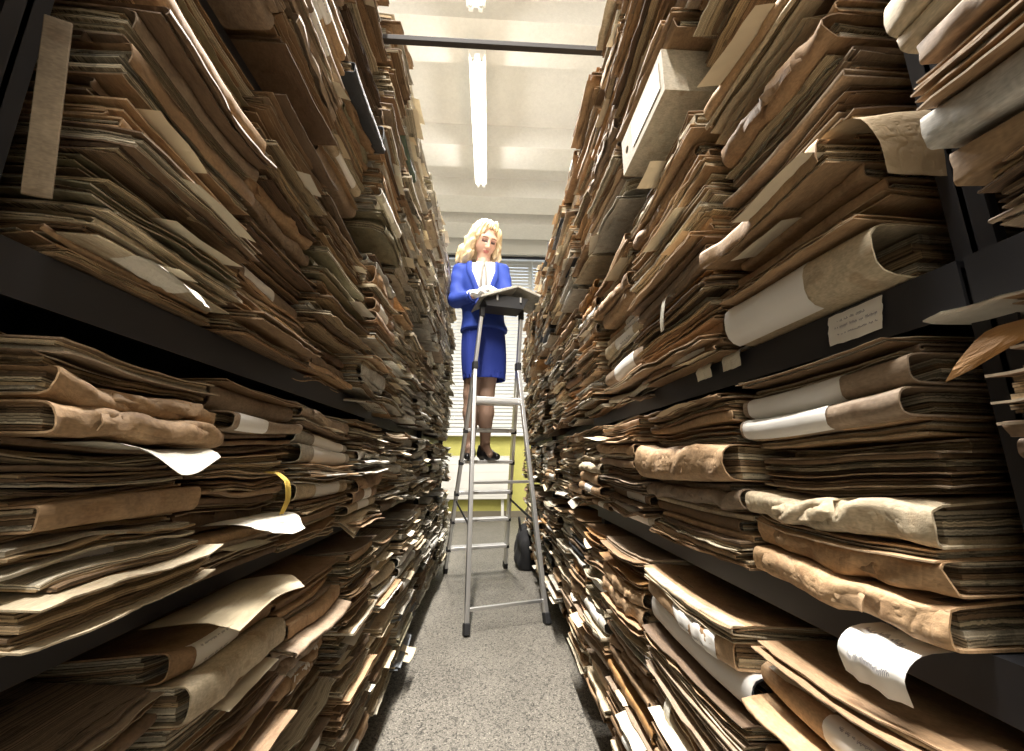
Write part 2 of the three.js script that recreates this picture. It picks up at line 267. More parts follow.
// folders the photograph shows plainly: [rack, D, height, kind, tone, thickness, overhang, extra]
const FEATURES = [
  ['right', 0.11, 1.0, 'spine', 'tan', 0.035, -0.03, {}], ['right', 0.11, 1.035, 'spine', 'white', 0.035, -0.045, {}], ['right', 0.11, 1.12, 'spine', 'cream', 0.03, -0.05, {}], ['right', 0.11, 1.155, 'spine', 'cream', 0.035, -0.055, {}],
  ['right', 0.41, 0.958, 'tube', 'cream', 0.05, -0.022, { tag: 2, tagFrom: 0.35, tagTo: 1.02, words: 'cream hollow-spined file with long white wrap on the shelf edge' }],
  ['right', 0.41, 1.075, 'flap', 'tan', 0.03, -0.045, { drop: 1.2 }],
  ['right', 0.41, 0.825, 'tube', 'grey-brown', 0.026, -0.02, { tag: 0, tagFrom: 0.34, tagTo: 0.97 }],
  ['right', 0.41, 0.85, 'tube', 'grey-brown', 0.03, -0.012, { tag: 1, tagFrom: 0.3, tagTo: 0.95 }],
  ['right', 0.41, 0.735, 'package', 'cream', 0.034, -0.02, {}],
  ['right', 0.41, 0.665, 'package', 'tan', 0.035, -0.022, {}],
  ['right', 0.41, 0.70, 'package', 'tan', 0.03, -0.012, {}],
  ['right', 0.69, 0.862, 'tube', 'cream', 0.032, -0.01, { tag: 3, tagFrom: 0.3, tagTo: 1.0 }],
  ['right', 0.69, 0.765, 'package', 'tan', 0.05, -0.05, {}],
  ['right', 0.69, 0.735, 'package', 'grey-brown', 0.02, -0.03, {}],
  ['right', 0.69, 0.55, 'tube', 'cream', 0.04, -0.03, { tag: 0, tagFrom: 0.05, tagTo: 0.85 }],
  ['right', 0.69, 0.46, 'tube', 'slate', 0.04, -0.04, { tag: 1, tagFrom: 0, tagTo: 0.98 }],
  ['right', 1.0, 0.56, 'tube', 'off-white', 0.035, -0.03, { tag: 2, tagFrom: 0, tagTo: 0.9 }],
  ['right', 1.0, 0.66, 'tube', 'off-white', 0.03, -0.02, { tag: 2, tagFrom: 0.1, tagTo: 0.9 }],
  ['right', 1.0, 0.86, 'tube', 'off-white', 0.03, -0.02, { tag: 2, tagFrom: 0.1, tagTo: 0.9 }],
  ['right', 1.27, 0.41, 'tube', 'off-white', 0.04, -0.03, { tag: 2, tagFrom: 0.1, tagTo: 0.9 }],
  ['right', 1.0, 1.02, 'tube', 'grey-brown', 0.045, -0.02, { tag: 3, tagFrom: 0.2, tagTo: 0.7 }],
  ['left', 0.41, 1.14, 'flap', 'brown', 0.035, -0.02, {}], ['left', 0.41, 1.2, 'flap', 'grey-brown', 0.03, -0.015, {}], ['left', 0.41, 1.24, 'spine', 'tan', 0.03, -0.03, {}],
  ['left', 0.41, 0.84, 'package', 'tan', 0.03, -0.02, {}], ['left', 0.41, 0.815, 'package', 'tan', 0.024, -0.03, {}],
  ['left', 0.41, 0.67, 'open', 'cream', 0.03, -0.04, {}],
  ['left', 0.88, 0.82, 'tube', 'off-white', 0.026, -0.01, { tag: 0, tagFrom: 0.3, tagTo: 0.9 }],
  ['left', 0.88, 0.785, 'tube', 'off-white', 0.03, -0.02, { tag: 1, tagFrom: 0.2, tagTo: 0.9 }],
  ['left', 0.88, 0.725, 'tube', 'cream', 0.026, -0.02, { tag: 1, tagFrom: 0.3, tagTo: 0.8 }],
  ['left', 0.64, 0.5, 'spine', 'cream', 0.03, -0.03, {}],
  ['left', 0.64, 0.55, 'package', 'cream', 0.03, -0.03, {}],
  ['left', 1.15, 1.72, 'spine', 'blue-grey', 0.05, -0.04, {}],
  ['left', 0.88, 1.66, 'spine', 'slate', 0.04, -0.05, {}],
  ['right', 2.1, 2.0, 'package', 'orange-brown', 0.06, -0.03, {}], ['right', 2.1, 2.08, 'package', 'orange-brown', 0.07, -0.04, {}], ['right', 2.1, 2.16, 'package', 'tan', 0.06, -0.03, {}], ['right', 2.36, 2.05, 'package', 'orange-brown', 0.05, -0.03, {}],
  ['left', 1.4, 1.96, 'spine', 'dark green', 0.06, -0.03, {}],
].map((f) => ({ side: f[0], D: f[1], y: f[2], kind: f[3], tone: f[4], t: f[5], v: f[6], ...f[7] }));

// ---------------------------------------------------------------- lay the stacks out, folder by folder
const SPECS = [];
const MIX = { left: ['open', 'open', 'open', 'open', 'open', 'bundle', 'bundle', 'bundle', 'bundle', 'flap', 'flap', 'spine', 'spine', 'package', 'tube'], right: ['open', 'open', 'open', 'open', 'open', 'spine', 'spine', 'spine', 'flap', 'flap', 'bundle', 'bundle', 'tube', 'package'] };
const V_MAIN = 0.3;
for (const sd of SIDES) {
  const cols = [];
  for (let i = 0; i + 1 < sd.cols.length; i++) { const a = sd.cols[i], b = sd.cols[i + 1]; cols.push([Array.isArray(a) ? a[1] : a, Array.isArray(b) ? b[0] : b]); if (Array.isArray(b)) cols.push([b[0], b[1]]); }
  const real = cols.filter(([a, b]) => b - a > 0.1);
  sd.levels.forEach((lv, li) => real.forEach(([a1, b1], ci) => {
    const tie = (d, gap) => (li === 4 && Math.abs(d - (sd.s > 0 ? 1.14 : 1.02)) < 0.01 ? 1.05 + gap : d), a0 = tie(a1, 0.022), b0 = tie(b1, -0.022);   // room for the tie bar
    const nearPost = (d) => sd.posts.some((p) => Math.abs(p - d) < 0.05);
    const a = a0 + (nearPost(a0) ? 0.018 : 0.003), b = b0 - (nearPost(b0) ? 0.018 : 0.003), W = b - a, mid = (a + b) / 2;
    let c = [lv.y + (sd.s > 0 && li === 3 && mid > 0.6 && mid < 0.8 ? 0.096 : 0.0015), 0, 0, 0, 0, 0], n = 0;
    const top = lv.top - (li === 4 ? rr(0, 0.11) : rr(0, 0.012)), droop = li === 1 ? rr(-0.006, 0.012) : li === 0 ? (sd.s > 0 ? rr(0, 0.014) : rr(-0.022, 0.006)) : rr(-0.03, 0.006), tilt = rr(-1, 1) * (li < 2 ? 0.01 : 0.03), vStack = gs() * 0.012 + (li === 3 ? -0.012 : 0) + (ci < 2 && sd.key === 'right' ? -0.02 : 0) - (li === 4 && sd.s > 0 ? 0.0 : 0.03) * smooth(sd.s > 0 ? 0.5 : 0.75, sd.s > 0 ? 0.8 : 1.2, mid) - (li === 0 && sd.s > 0 ? 0.028 * smooth(1.2, 0.8, mid) : 0);
    const feats = FEATURES.filter((f) => f.side === sd.key && f.D > a && f.D < b && f.y >= lv.y - 0.01 && f.y < lv.top).sort((p, q) => p.y - q.y);
    let run = null, runLeft = 0, tries = 0, top0 = 1;
    while (n < 80) {
      let f = feats.length && c[0] >= feats[0].y - 0.004 ? feats.shift() : null;
      if (runLeft-- <= 0) { run = { tone: toneFor(sd.key, mid), kind: pick(MIX[sd.key]), v: gs() * 0.012 }; runLeft = Math.floor(rr(1, 5)); }
      const q = rnd(); let t = f ? f.t : (q < 0.6 ? rr(0.0045, 0.0092) : q < 0.88 ? rr(0.0092, 0.0165) : rr(0.0165, 0.03)) * (mid > 1.4 ? 1.35 : 1);
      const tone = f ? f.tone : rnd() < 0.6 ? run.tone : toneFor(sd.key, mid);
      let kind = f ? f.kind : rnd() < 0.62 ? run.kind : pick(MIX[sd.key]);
      if (!f && (kind === 'tube' || kind === 'package')) t = Math.max(t, rr(0.016, 0.034));
      if (!f && kind === 'bundle' && t < 0.01) t = 0.012;
      if (top0 < 1) { t = Math.max(0.005, Math.min(t, 0.02) * top0); kind = 'open'; }
      const goal = (c[0] - lv.y + t) / 0.35, hi = c.slice(); hi[0] += t;
      const want = [0, clamp(tilt * goal, -0.03, 0.03), 0, 0.008 * goal, droop * goal, 0], sig = [0, 0.35, 0.2, 0.13, 0.3, 0.1];
      for (let k = 1; k < 6; k++) hi[k] += (want[k] - hi[k]) * 0.18 + gs() * sig[k] * t * 0.8;
      for (let z = 0; z < 12 && minOf(c, hi) < 0.42 * t; z++) for (let k = 1; k < 6; k++) hi[k] = lerp(hi[k], c[k], 0.3);
      if (maxOf(hi) > top) { if (tries++ > 6) break; top0 *= 0.6; continue; }
      tries = 0; top0 = 1;
      const L = W * (f ? 1.0 : rr(0.86, 1.02)), v = (f ? f.v : vStack + run.v + gs() * 0.014 + (rnd() < 0.07 ? -rr(0.015, 0.04) : 0));
      SPECS.push({ sd, li, ci, n: ++n, W, a, lo: c, hi, t, L, uc: mid + (W - L) * rr(-0.6, 0.6), v: Math.max(v, -0.055), dp: rr(0.24, 0.3), yaw: f ? gs() * 0.012 : gs() * 0.035, kind, tone, f, id: SPECS.length, mid });
      c = hi.slice(); c[0] += rnd() < 0.55 ? rr(0, 0.0032) : 0;      // air between folders
    }
  }));
}
// a folder's front edge in the picture decides only how finely it is modelled
camera.updateMatrixWorld(); camera.updateProjectionMatrix();
for (const p of SPECS) {
  const pts = [];
  for (const e of [-0.5, 0, 0.5]) for (const w of [p.lo, p.hi]) { const u = p.uc + e * p.L, q = V(p.sd.s * (X0 + p.v), dot(w, basis((u - p.a) / p.W, 0)), -u); const z = q.clone().applyMatrix4(camera.matrixWorldInverse).z; q.project(camera); pts.push([q.x * 512, q.y * 375, z < -0.05 && Math.abs(q.x) < 1.06 && Math.abs(q.y) < 1.06]); }
  const vis = pts.filter((q) => q[2]).length / 6;
  p.area = vis * Math.abs((pts[5][0] - pts[0][0]) * (pts[4][1] - pts[1][1]) - (pts[5][1] - pts[0][1]) * (pts[4][0] - pts[1][0]));
  p.seen = vis > 0;
}
const ranked = SPECS.filter((p) => p.seen).sort((p, q) => q.area - p.area);
ranked.slice(0, 620).forEach((p) => { p.single = true; });
ranked.slice(0, 1500).forEach((p) => { p.fine = true; });

// ---------------------------------------------------------------- one folder
function makeFolder(p, out) {
  const { sd, lo, hi, W, a: a0, L, dp } = p, big = p.single, nu = big ? (p.area > 4000 ? 22 : 14) : p.fine ? 7 : 4, sA = p.id * 13 + 5;
  const cy = Math.cos(p.yaw), sy = Math.sin(p.yaw), h0 = Math.max(0.003, dot(hi, basis(0.5, 0.1)) - dot(lo, basis(0.5, 0.1)));
  const curl = p.kind === 'tube' ? 0 : clamp(gs() * 0.003 + (p.v < -0.02 ? -0.004 : 0), -0.009, 0.004) - (p.n < 3 && p.li && p.mid > 0.8 ? 0.02 : 0), rough = p.kind === 'package' ? 0.006 : rr(0.0014, 0.0052);
  const ripA = p.kind === 'open' || p.kind === 'bundle' || p.kind === 'flap' ? rr(0.0005, 0.0032) : 0, rip = (a, b) => (ripA ? ripA * (n1(a * 16, sA + 70) + 0.5 * n1(a * 41, sA + 71)) * clamp((0.09 - b) / 0.09, 0, 1) : 0);
  const at = (a, b, w, dy = 0, uu = a, vv = b) => {                   // a along the aisle, b inwards from the front edge, w from bottom to top
    const u = p.uc + a * cy - (b - dp / 2) * sy, v = p.v + dp / 2 + a * sy + (b - dp / 2) * cy, q = basis((u - a0) / W, clamp(v / V_MAIN, -0.2, 1.05));
    const l = dot(lo, q), h = Math.max(0.0025, dot(hi, q) - l), fr = clamp((0.07 - b) / 0.07, 0, 1.3);
    return [sd.s * (X0 + v), l + w * h + dy + rip(a, b) + curl * fr * fr * (0.6 + 0.6 * n1(a * 9, sA)), -u, uu, vv];
  };
  const wave = (a, k, amp, fr = 26) => amp * (0.6 * n1(a * fr, sA + k) + 0.3 * n1(a * fr * 2.7, sA + k + 50) + 0.25 * n1(a * fr * 7, sA + k + 90));
  const tint = (c, k) => { const m = k === undefined ? rr(0.8, 1.16) : k; return [c[0] * m, c[1] * m * 0.99, c[2] * m * 0.97]; };
  const tone = TONES[p.tone], cov = tint(tone), C = out.cover, G = out.pages;
  const slab = (B, w0, w1, front, col, backB = dp, shrink = 0, ragged = 0.002, k = 0, dyf = null) => { // a flat sheet or a block of sheets, all faces
    const e0 = -L / 2 + shrink, e1 = L / 2 - shrink, A = (i) => lerp(e0, e1, i), f = (i) => front + wave(A(i), k, ragged), y0 = p.id * 0.137;
    const dy = dyf || (() => 0), nb = big ? 3 : 1;
    const P = (i, j, w) => { const a = A(i) + (i === 0 || i === 1 ? wave(j * 0.2, k + 7, ragged * 0.8) : 0), b = lerp(f(i), backB, j * j); return [a, b, w]; };
    const E = (i, j, w, u, v) => { const [a, b] = P(i, j, w); return at(a, b, w, dy(a, b), u, v); };
    B.grid(nu, nb, (i, j) => E(i, j, w1, A(i), lerp(f(i), backB, j) + y0), col);
    if (big) B.grid(nu, nb, (i, j) => E(i, j, w0, A(i), lerp(f(i), backB, j) + y0), col);
    const cut = B === C ? [0, 1, 2].map((q) => lerp(col[q], [0.8, 0.68, 0.5][q], 0.38)) : col;   // the raw cut edge of the board is paler than its face
    B.grid(nu, 1, (i, j) => E(i, 0, lerp(w0, w1, j), A(i) + y0, lerp(w0, w1, j) * h0 + y0), cut);
    if (big || p.mid < 2) { B.grid(nb, 1, (i, j) => E(0, i, lerp(w0, w1, j), i * dp + y0, lerp(w0, w1, j) * h0 + y0), col); B.grid(nb, 1, (i, j) => E(1, i, lerp(w0, w1, j), i * dp + y0, lerp(w0, w1, j) * h0 + y0), col); }
  };
  if (p.t > 0.006 && p.kind !== 'tube' && p.kind !== 'package' && rnd() < (p.fine ? 0.15 : 0.1)) {            // a sheet that has slipped out of its folder
    const m = rr(-0.35, 0.35) * L, hw = rr(0.08, 0.3) * L, ext = rr(0.01, 0.032), wm = rr(0.3, 0.8), fall = rr(0, 0.35), sk = rr(-0.01, 0.01), col = tint(pick([[0.86, 0.82, 0.72], [0.82, 0.74, 0.58], [0.74, 0.62, 0.44]]), rr(0.85, 1.05));
    (big ? (out.loose = out.loose || new PB()) : out.loose).grid(big ? 6 : 3, 3, (i, j) => { const a = clamp(m + (i * 2 - 1) * hw, -L / 2, L / 2), b = lerp(-ext + sk * i + wave(a, 60, 0.003), 0.03, j); return at(a, b, wm, b < 0 ? b * fall : 0, a, b); }, col);
  }
  const ct = clamp(0.0016 / h0, 0.05, 0.2);
  // sweep of a bent sheet; path = [[b, w], ...]
  const bent = (B, path, col, thick, noiseAmp, e0 = -L / 2, e1 = L / 2, uvUnit = false, lift = 0, n = nu) => {
    const m = path.length - 1, len = [0]; for (let i = 1; i <= m; i++) len.push(len[i - 1] + Math.hypot(path[i][0] - path[i - 1][0], (path[i][1] - path[i - 1][1]) * h0));
    const nrm = path.map((_, i) => { const q = path[Math.max(0, i - 1)], r = path[Math.min(m, i + 1)], dx = r[0] - q[0], dy = (r[1] - q[1]) * h0, l = Math.hypot(dx, dy) || 1; return [dy / l, -dx / l]; });
    const fn = (o) => (i, j) => {
      const k = Math.min(m, Math.round(j * m)), a = lerp(e0, e1, i), q = path[k], near = smooth(0.06, 0.0, q[0]);
      const wob = wave(a + q[1] * 0.013, 3, noiseAmp) * near, off = o * thick + lift + (p.kind === 'package' ? 0.004 * n1(a * 34 + q[1] * 2, sA + 9) * near : 0);
      const aa = a + (i === 0 || i === 1 ? wave(q[0] + q[1] * 0.05, 8, 0.002, 40) : 0);
      return at(aa, q[0] + nrm[k][0] * off + wob, clamp(q[1] + nrm[k][1] * off / h0, 0, 1), (p.kind === 'package' ? 0.003 * n1(a * 30 + q[0] * 40, sA + 21) * near : 0), uvUnit ? i : a + p.id * 0.31, uvUnit ? j : len[k] + p.id * 0.17);
    };
    B.grid(n, m, fn(0), col);
    if (big && thick) {
      B.grid(n, m, fn(1), col);
      for (const e of [0, 1]) B.grid(1, m, (i, j) => fn(i)(e, j), col);
      for (const e of [0, 1]) B.grid(n, 1, (i, j) => fn(j)(i, e), col);
    }
  };
  const arc = (r, sq, from = 0, to = 1, steps = big ? 8 : 4) => { const q = []; for (let k = 0; k <= steps; k++) { const th = Math.PI * lerp(from, to, k / steps); q.push([r * (1 - Math.pow(Math.sin(th), sq)), 0.5 - 0.5 * Math.sign(Math.cos(th)) * Math.pow(Math.abs(Math.cos(th)), sq)]); } return q; };
  const backs = big ? [dp, dp * 0.5] : [dp];
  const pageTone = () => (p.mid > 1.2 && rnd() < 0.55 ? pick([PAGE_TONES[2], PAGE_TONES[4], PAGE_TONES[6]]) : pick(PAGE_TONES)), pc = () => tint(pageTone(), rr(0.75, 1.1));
  if (p.kind === 'open' || p.kind === 'flap') {
    const layers = big ? clamp(Math.round(h0 / 0.0032), 2, 8) : clamp(Math.round(h0 / 0.008), 1, 3);
    let w = ct; const baseTone = pageTone();
    for (let k = 0; k < layers; k++) { const w1 = k === layers - 1 ? 1 - ct : lerp(w, 1 - ct, rr(0.6, 1.4) / (layers - k)); slab(G, w, w1 - 0.02, rr(0.001, 0.014), tint(rnd() < 0.7 ? baseTone : pageTone(), rr(0.72, 1.12)), dp, rr(0.001, 0.008), rough * 0.8, 10 + k); w = w1; }
    if (p.kind === 'open') {
      slab(C, 0, ct, rr(-0.006, 0.004), cov, dp, 0, rough, 1); slab(C, 1 - ct, 1, rr(-0.008, 0.004), cov, dp, 0, rough, 2);
      if (big && h0 > 0.014 && rnd() < 0.6) { const wm = rr(0.35, 0.65); slab(C, wm - ct * 0.4, wm + ct * 0.4, rr(-0.008, 0), tint(TONES[toneFor(sd.key, p.mid)]), dp, 0.001, rough * 1.3, 4); }
    } else {
      const d = p.f && p.f.drop ? p.f.drop : rr(0.5, 1.05), o = rr(0.002, 0.008);
      slab(C, 0, ct, 0.001, cov, dp, 0, rough, 1);
      bent(C, [...backs.map((b) => [b, 1]), [0.03, 1], [0.006, 1], [-o * 0.5, 0.96], [-o, 0.8], [-o * 1.1, lerp(1, 1 - d, 0.6)], [-o * 0.7, Math.max(0.02, 1 - d)]], cov, 0.0015, rough);
    }
  } else if (p.kind === 'bundle') {
    const layers = big ? clamp(Math.round(h0 / 0.0026), 3, 9) : clamp(Math.round(h0 / 0.007), 2, 4); let w = 0;
    for (let k = 0; k < layers; k++) { const w1 = lerp(w, 1, rr(0.5, 1.5) / (layers - k)), amp = rr(0.0005, 0.0022), kk = 30 + k; slab(G, w, Math.max(w + 0.02, (k === layers - 1 ? 1 : w1) - 0.035), gs() * 0.009, tint(rnd() < 0.35 ? tone : pageTone(), rr(0.75, 1.12)), dp, rr(-0.004, 0.01), rough * 1.4, kk, (a, b) => amp * n1(a * 22, sA + kk) * clamp((0.05 - b) / 0.05, 0, 1)); w = Math.min(0.98, w1); }
  } else {
    const tube = p.kind === 'tube', sq = tube ? 0.75 : p.kind === 'package' ? rr(0.5, 0.9) : rr(0.45, 0.95), r = h0 * (tube ? 0.62 : p.kind === 'package' ? 0.5 : rr(0.25, 0.5));
    const path = [...backs.map((b) => [b, 0]), ...arc(r, sq), ...backs.slice().reverse().map((b) => [b, 1])];
    bent(C, path, cov, 0.0017, tube ? 0.0012 : rough);
    if (p.kind === 'package' && big) bent(C, [[0.07, 0.985], [0.02, 0.985], [r * 0.2 - 0.002, 0.9], [-0.0035, 0.55], [-0.002, 0.28]], tint(tone), 0.0012, rough, -L * rr(0.1, 0.42), L * rr(0.15, 0.46), false, -0.0025);
    const layers = big ? clamp(Math.round(h0 / 0.005), 1, 5) : 1; let w = ct * 1.4;
    for (let k = 0; k < layers; k++) { const w1 = k === layers - 1 ? 1 - ct * 1.4 : lerp(w, 1 - ct * 1.4, 1 / (layers - k)); slab(G, w, w1 - 0.02, r + (tube ? rr(0.012, 0.024) : rr(0.001, 0.005)), pc(), dp - 0.004, tube ? rr(0.004, 0.012) : rr(0.002, 0.009), 0.002, 20 + k); w = w1; }
    const wantTag = p.f ? p.f.tag !== undefined : tube ? rnd() < 0.7 : rnd() < 0.1;
    if (wantTag) {
      const f0 = p.f && p.f.tagFrom !== undefined ? p.f.tagFrom : rr(0.05, 0.4), f1 = p.f && p.f.tagTo !== undefined ? p.f.tagTo : Math.min(1, f0 + rr(0.25, 0.6)), T = big ? (out.tag = new PB()) : C;
      bent(T, [[0.05, 0.996], [r, 0.996], ...arc(r, sq, 0.98, 0.12)], big ? [1, 1, 1] : [0.8, 0.79, 0.76], 0, tube ? 0.0012 : rough, -L / 2 + L * f0, -L / 2 + L * f1, big, big ? 0.0009 : 0.0012, big ? nu : 3);
    }
  }
}
const ORD = (n) => n + (n % 10 === 1 && n % 100 !== 11 ? 'st' : n % 10 === 2 && n % 100 !== 12 ? 'nd' : n % 10 === 3 && n % 100 !== 13 ? 'rd' : 'th');
const COLWORD = ['rearmost', 'cut-off', 'first', 'second', 'third', 'fourth', 'fifth', 'sixth', 'seventh', 'eighth', 'ninth', 'tenth', 'eleventh', 'twelfth', 'thirteenth', 'last'];
const CATEGORY = { open: ['paper_folder', 'folder'], spine: ['paper_folder', 'folder'], flap: ['paper_folder', 'folder'], bundle: ['paper_bundle', 'paper bundle'], tube: ['archive_file', 'file'], package: ['paper_packet', 'packet'] };
let tagNo = 0;
const rest = { left: { cover: new PB(), pages: new PB(), loose: new PB() }, right: { cover: new PB(), pages: new PB(), loose: new PB() } };
for (const p of SPECS) {
  if (!p.single) { makeFolder(p, rest[p.sd.key]); continue; }
  const o = { cover: new PB(), pages: new PB(), tag: null }; makeFolder(p, o);
  const x = p.sd.s * (X0 + p.v + p.dp / 2), y = dot(p.lo, basis(0.5, 0.5)), z = -p.uc;
  const where = `${ORD(p.n)} up in the ${COLWORD[p.ci]} ${p.sd.key}-hand stack, ${p.sd.levels[p.li].name} shelf`;
  const [nm, cat] = CATEGORY[p.kind];
  const g = thing(nm, `${p.tone} ${KINDS[p.kind]}, ${where}`, cat, x, y, z, `files stacked on the ${p.sd.levels[p.li].name} shelf of the ${p.sd.key} rack`);
  if (o.cover.p.length) mesh('cover', o.cover.geometry(x, y, z), p.kind === 'package' ? M.crumpled : M.cover, g);
  if (o.pages.p.length) mesh('pages', o.pages.geometry(x, y, z), M.pages, g);
  if (o.loose) mesh('loose_sheet', o.loose.geometry(x, y, z), M.sheet, g);
  if (o.tag) mesh('title_label', o.tag.geometry(x, y, z), p.f ? M.tags[4] : M.tags[tagNo++ % 5], g).userData.label = 'white paper label wrapped around the spine';
}
for (const k of ['left', 'right']) {
  const g = thing('folder_stacks', `rows of distant stacked paper files filling the ${k} rack`, 'folders', k === 'left' ? -X0 : X0, 0, -2); g.userData.kind = 'stuff';
  for (const [part, nm, mat] of [['cover', 'covers', M.cover], ['pages', 'pages', M.pages], ['loose', 'loose_sheets', M.sheet]]) { const m = mesh(nm, rest[k][part].geometry(k === 'left' ? -X0 : X0, 0, -2), mat, g); m.userData.kind = 'stuff'; }
}
console.log('folders', SPECS.length, 'seen', ranked.length);
// ---------------------------------------------------------------- tie bar and archive box
tag(mesh('tie_bar', boxG(-X0 - 0.4, X0 + 0.4, 2.112, 2.131, -1.06, -1.041, 0.002), M.bar), 'dark square steel bar spanning the aisle between both racks', 'bar');
{
  const g = thing('archive_box', 'cream cardboard archive box with finger hole jutting from the right rack', 'box', 0.452, 1.4505, -0.69);
  const cream = std({ color: lin(0.66, 0.58, 0.45), map: kraftTex, roughness: 0.7 });
  const shp = new THREE.Shape(); shp.moveTo(-0.112, 0); shp.lineTo(0.112, 0); shp.lineTo(0.112, 0.09); shp.lineTo(-0.112, 0.09); shp.closePath();
  const hole = new THREE.Path(); hole.absarc(0.082, 0.045, 0.009, 0, Math.PI * 2); shp.holes.push(hole);
  const front = new THREE.ExtrudeGeometry(shp, { depth: 0.003, bevelEnabled: false, curveSegments: 12 }); front.rotateY(Math.PI / 2); front.translate(-0.145, 0, 0);
  front.scale(1, 1, 1);
  mesh('front_panel', metricUV(front), cream, g);
  mesh('bottom', boxG(-0.142, 0.14, 0, 0.003, -0.112, 0.112), cream, g); mesh('lid', boxG(-0.142, 0.14, 0.087, 0.09, -0.112, 0.112), cream, g);
  for (const e of [-1, 1]) mesh('end_panel', boxG(-0.142, 0.14, 0.003, 0.087, e * 0.112, e * 0.109), cream, g);
  mesh('back', boxG(0.137, 0.14, 0.003, 0.087, -0.109, 0.109), cream, g);
  mesh('paper_label', boxG(-0.1462, -0.1452, 0.02, 0.078, -0.045, 0.095), std({ map: null, color: lin(0.8, 0.79, 0.75), roughness: 0.6 }), g).userData.label = 'white paper label';
}
// ---------------------------------------------------------------- loose sheets, tags and straps
// corners given on the front plane as [v, height, D] in a ring: a b (inner edge) d c (outer edge); bends between them
function looseSheet(name, label, category, side, rows, col, mat = M.sheet, group) {
  const B = new PB(), n = rows.length - 1, m = rows[0].length - 1, sA = B.p.length + rows.length * 7 + Math.round(Math.abs(rows[0][0][2]) * 1000);
  const curves = rows.map((r) => new THREE.CatmullRomCurve3(r.map((q) => V(side * (X0 + q[0]), q[1], -q[2]))));
  const grid = []; const NU = 14, NV = 10;
  for (let i = 0; i <= NU; i++) { const c = new THREE.CatmullRomCurve3(curves.map((k) => k.getPoint(i / NU))); for (let j = 0; j <= NV; j++) grid[j * (NU + 1) + i] = c.getPoint(j / NV); }
  const c0 = grid[Math.floor(grid.length / 2)].clone();
  const uvw = mat === M.sheet ? 0.2 : 1;
  for (const off of [0, 0.0007]) B.grid(NU, NV, (i, j) => { const q = grid[Math.round(j * NV) * (NU + 1) + Math.round(i * NU)]; const w = 0.0012 * n1(i * 7, sA) + 0.001 * n1(j * 6, sA + 3); return [q.x + w - c0.x, q.y + w + off - c0.y, q.z - c0.z, (side < 0 ? i : 1 - i) * uvw, (1 - j) * uvw]; }, col);
  const o = tag(mesh(name, B.geometry(), mat), label, category, group); o.position.copy(c0); return o;
}
const PAPER = [0.78, 0.75, 0.66], OLDPAPER = [0.7, 0.6, 0.42];
looseSheet('paper_sheet', 'white sheet hanging over the left shelf edge near the camera', 'paper', -1, [[[-0.03, 0.969, 0.335], [-0.03, 0.968, 0.37], [-0.03, 0.968, 0.4]], [[-0.058, 0.972, 0.338], [-0.058, 0.97, 0.37], [-0.058, 0.968, 0.405]], [[-0.072, 0.962, 0.352], [-0.074, 0.953, 0.385], [-0.072, 0.95, 0.408]]], PAPER);
looseSheet('paper_sheet', 'cream sheet with torn corner sticking out of the nearest left stack', 'paper', -1, [[[0.05, 0.812, 0.37], [0.05, 0.81, 0.44], [0.05, 0.812, 0.5]], [[-0.03, 0.815, 0.375], [-0.032, 0.808, 0.435], [-0.03, 0.812, 0.498]], [[-0.052, 0.806, 0.39], [-0.056, 0.786, 0.435], [-0.05, 0.803, 0.49]]], PAPER);
looseSheet('paper_sheet', 'pale sheet lying out over the second left stack by the yellow strap', 'paper', -1, [[[0.05, 0.712, 0.57], [0.05, 0.712, 0.64], [0.05, 0.71, 0.73]], [[-0.03, 0.715, 0.575], [-0.032, 0.714, 0.64], [-0.03, 0.71, 0.735]], [[-0.055, 0.703, 0.6], [-0.06, 0.69, 0.66], [-0.055, 0.688, 0.72]]], PAPER);
looseSheet('paper_sheet', 'wide cream sheet curling out below the left shelf edge', 'paper', -1, [[[0.06, 0.6, 0.56], [0.06, 0.6, 0.65], [0.06, 0.602, 0.76]], [[-0.02, 0.606, 0.56], [-0.02, 0.618, 0.65], [-0.02, 0.606, 0.77]], [[-0.05, 0.59, 0.575], [-0.055, 0.606, 0.65], [-0.05, 0.59, 0.755]]], OLDPAPER);
looseSheet('yellow_strap', 'yellow paper strap hanging around a bundle in the left rack', 'strap', -1, [[[-0.02, 0.782, 0.64], [-0.02, 0.781, 0.655]], [[-0.036, 0.781, 0.645], [-0.036, 0.78, 0.662]], [[-0.047, 0.768, 0.652], [-0.047, 0.766, 0.672]], [[-0.049, 0.745, 0.658], [-0.049, 0.743, 0.678]], [[-0.044, 0.72, 0.655], [-0.044, 0.719, 0.67]]], [0.72, 0.5, 0.09]);
const TAG = (k, rows) => std({ map: writingTex(k, rows), roughness: 0.7 });
looseSheet('shelf_tag', 'white handwritten tag on the right shelf edge under the cream file', 'tag', 1, [[[0.0095, 0.952, 0.335], [0.0095, 0.952, 0.365], [0.0095, 0.952, 0.395]], [[0.008, 0.936, 0.336], [0.0075, 0.936, 0.366], [0.008, 0.936, 0.396]], [[0.0085, 0.921, 0.34], [0.0075, 0.92, 0.368], [0.0085, 0.921, 0.398]]], [1, 1, 1], TAG(7, 3));
looseSheet('shelf_tag', 'white curled handwritten tag hanging from the lower right shelf edge', 'tag', 1, [[[0.0095, 0.65, 0.335], [0.0095, 0.65, 0.37], [0.0095, 0.65, 0.396]], [[-0.022, 0.647, 0.335], [-0.024, 0.646, 0.37], [-0.022, 0.647, 0.396]], [[-0.034, 0.633, 0.337], [-0.036, 0.631, 0.371], [-0.034, 0.633, 0.398]], [[-0.029, 0.61, 0.34], [-0.03, 0.608, 0.373], [-0.029, 0.61, 0.4]]], [1, 1, 1], TAG(9, 3));
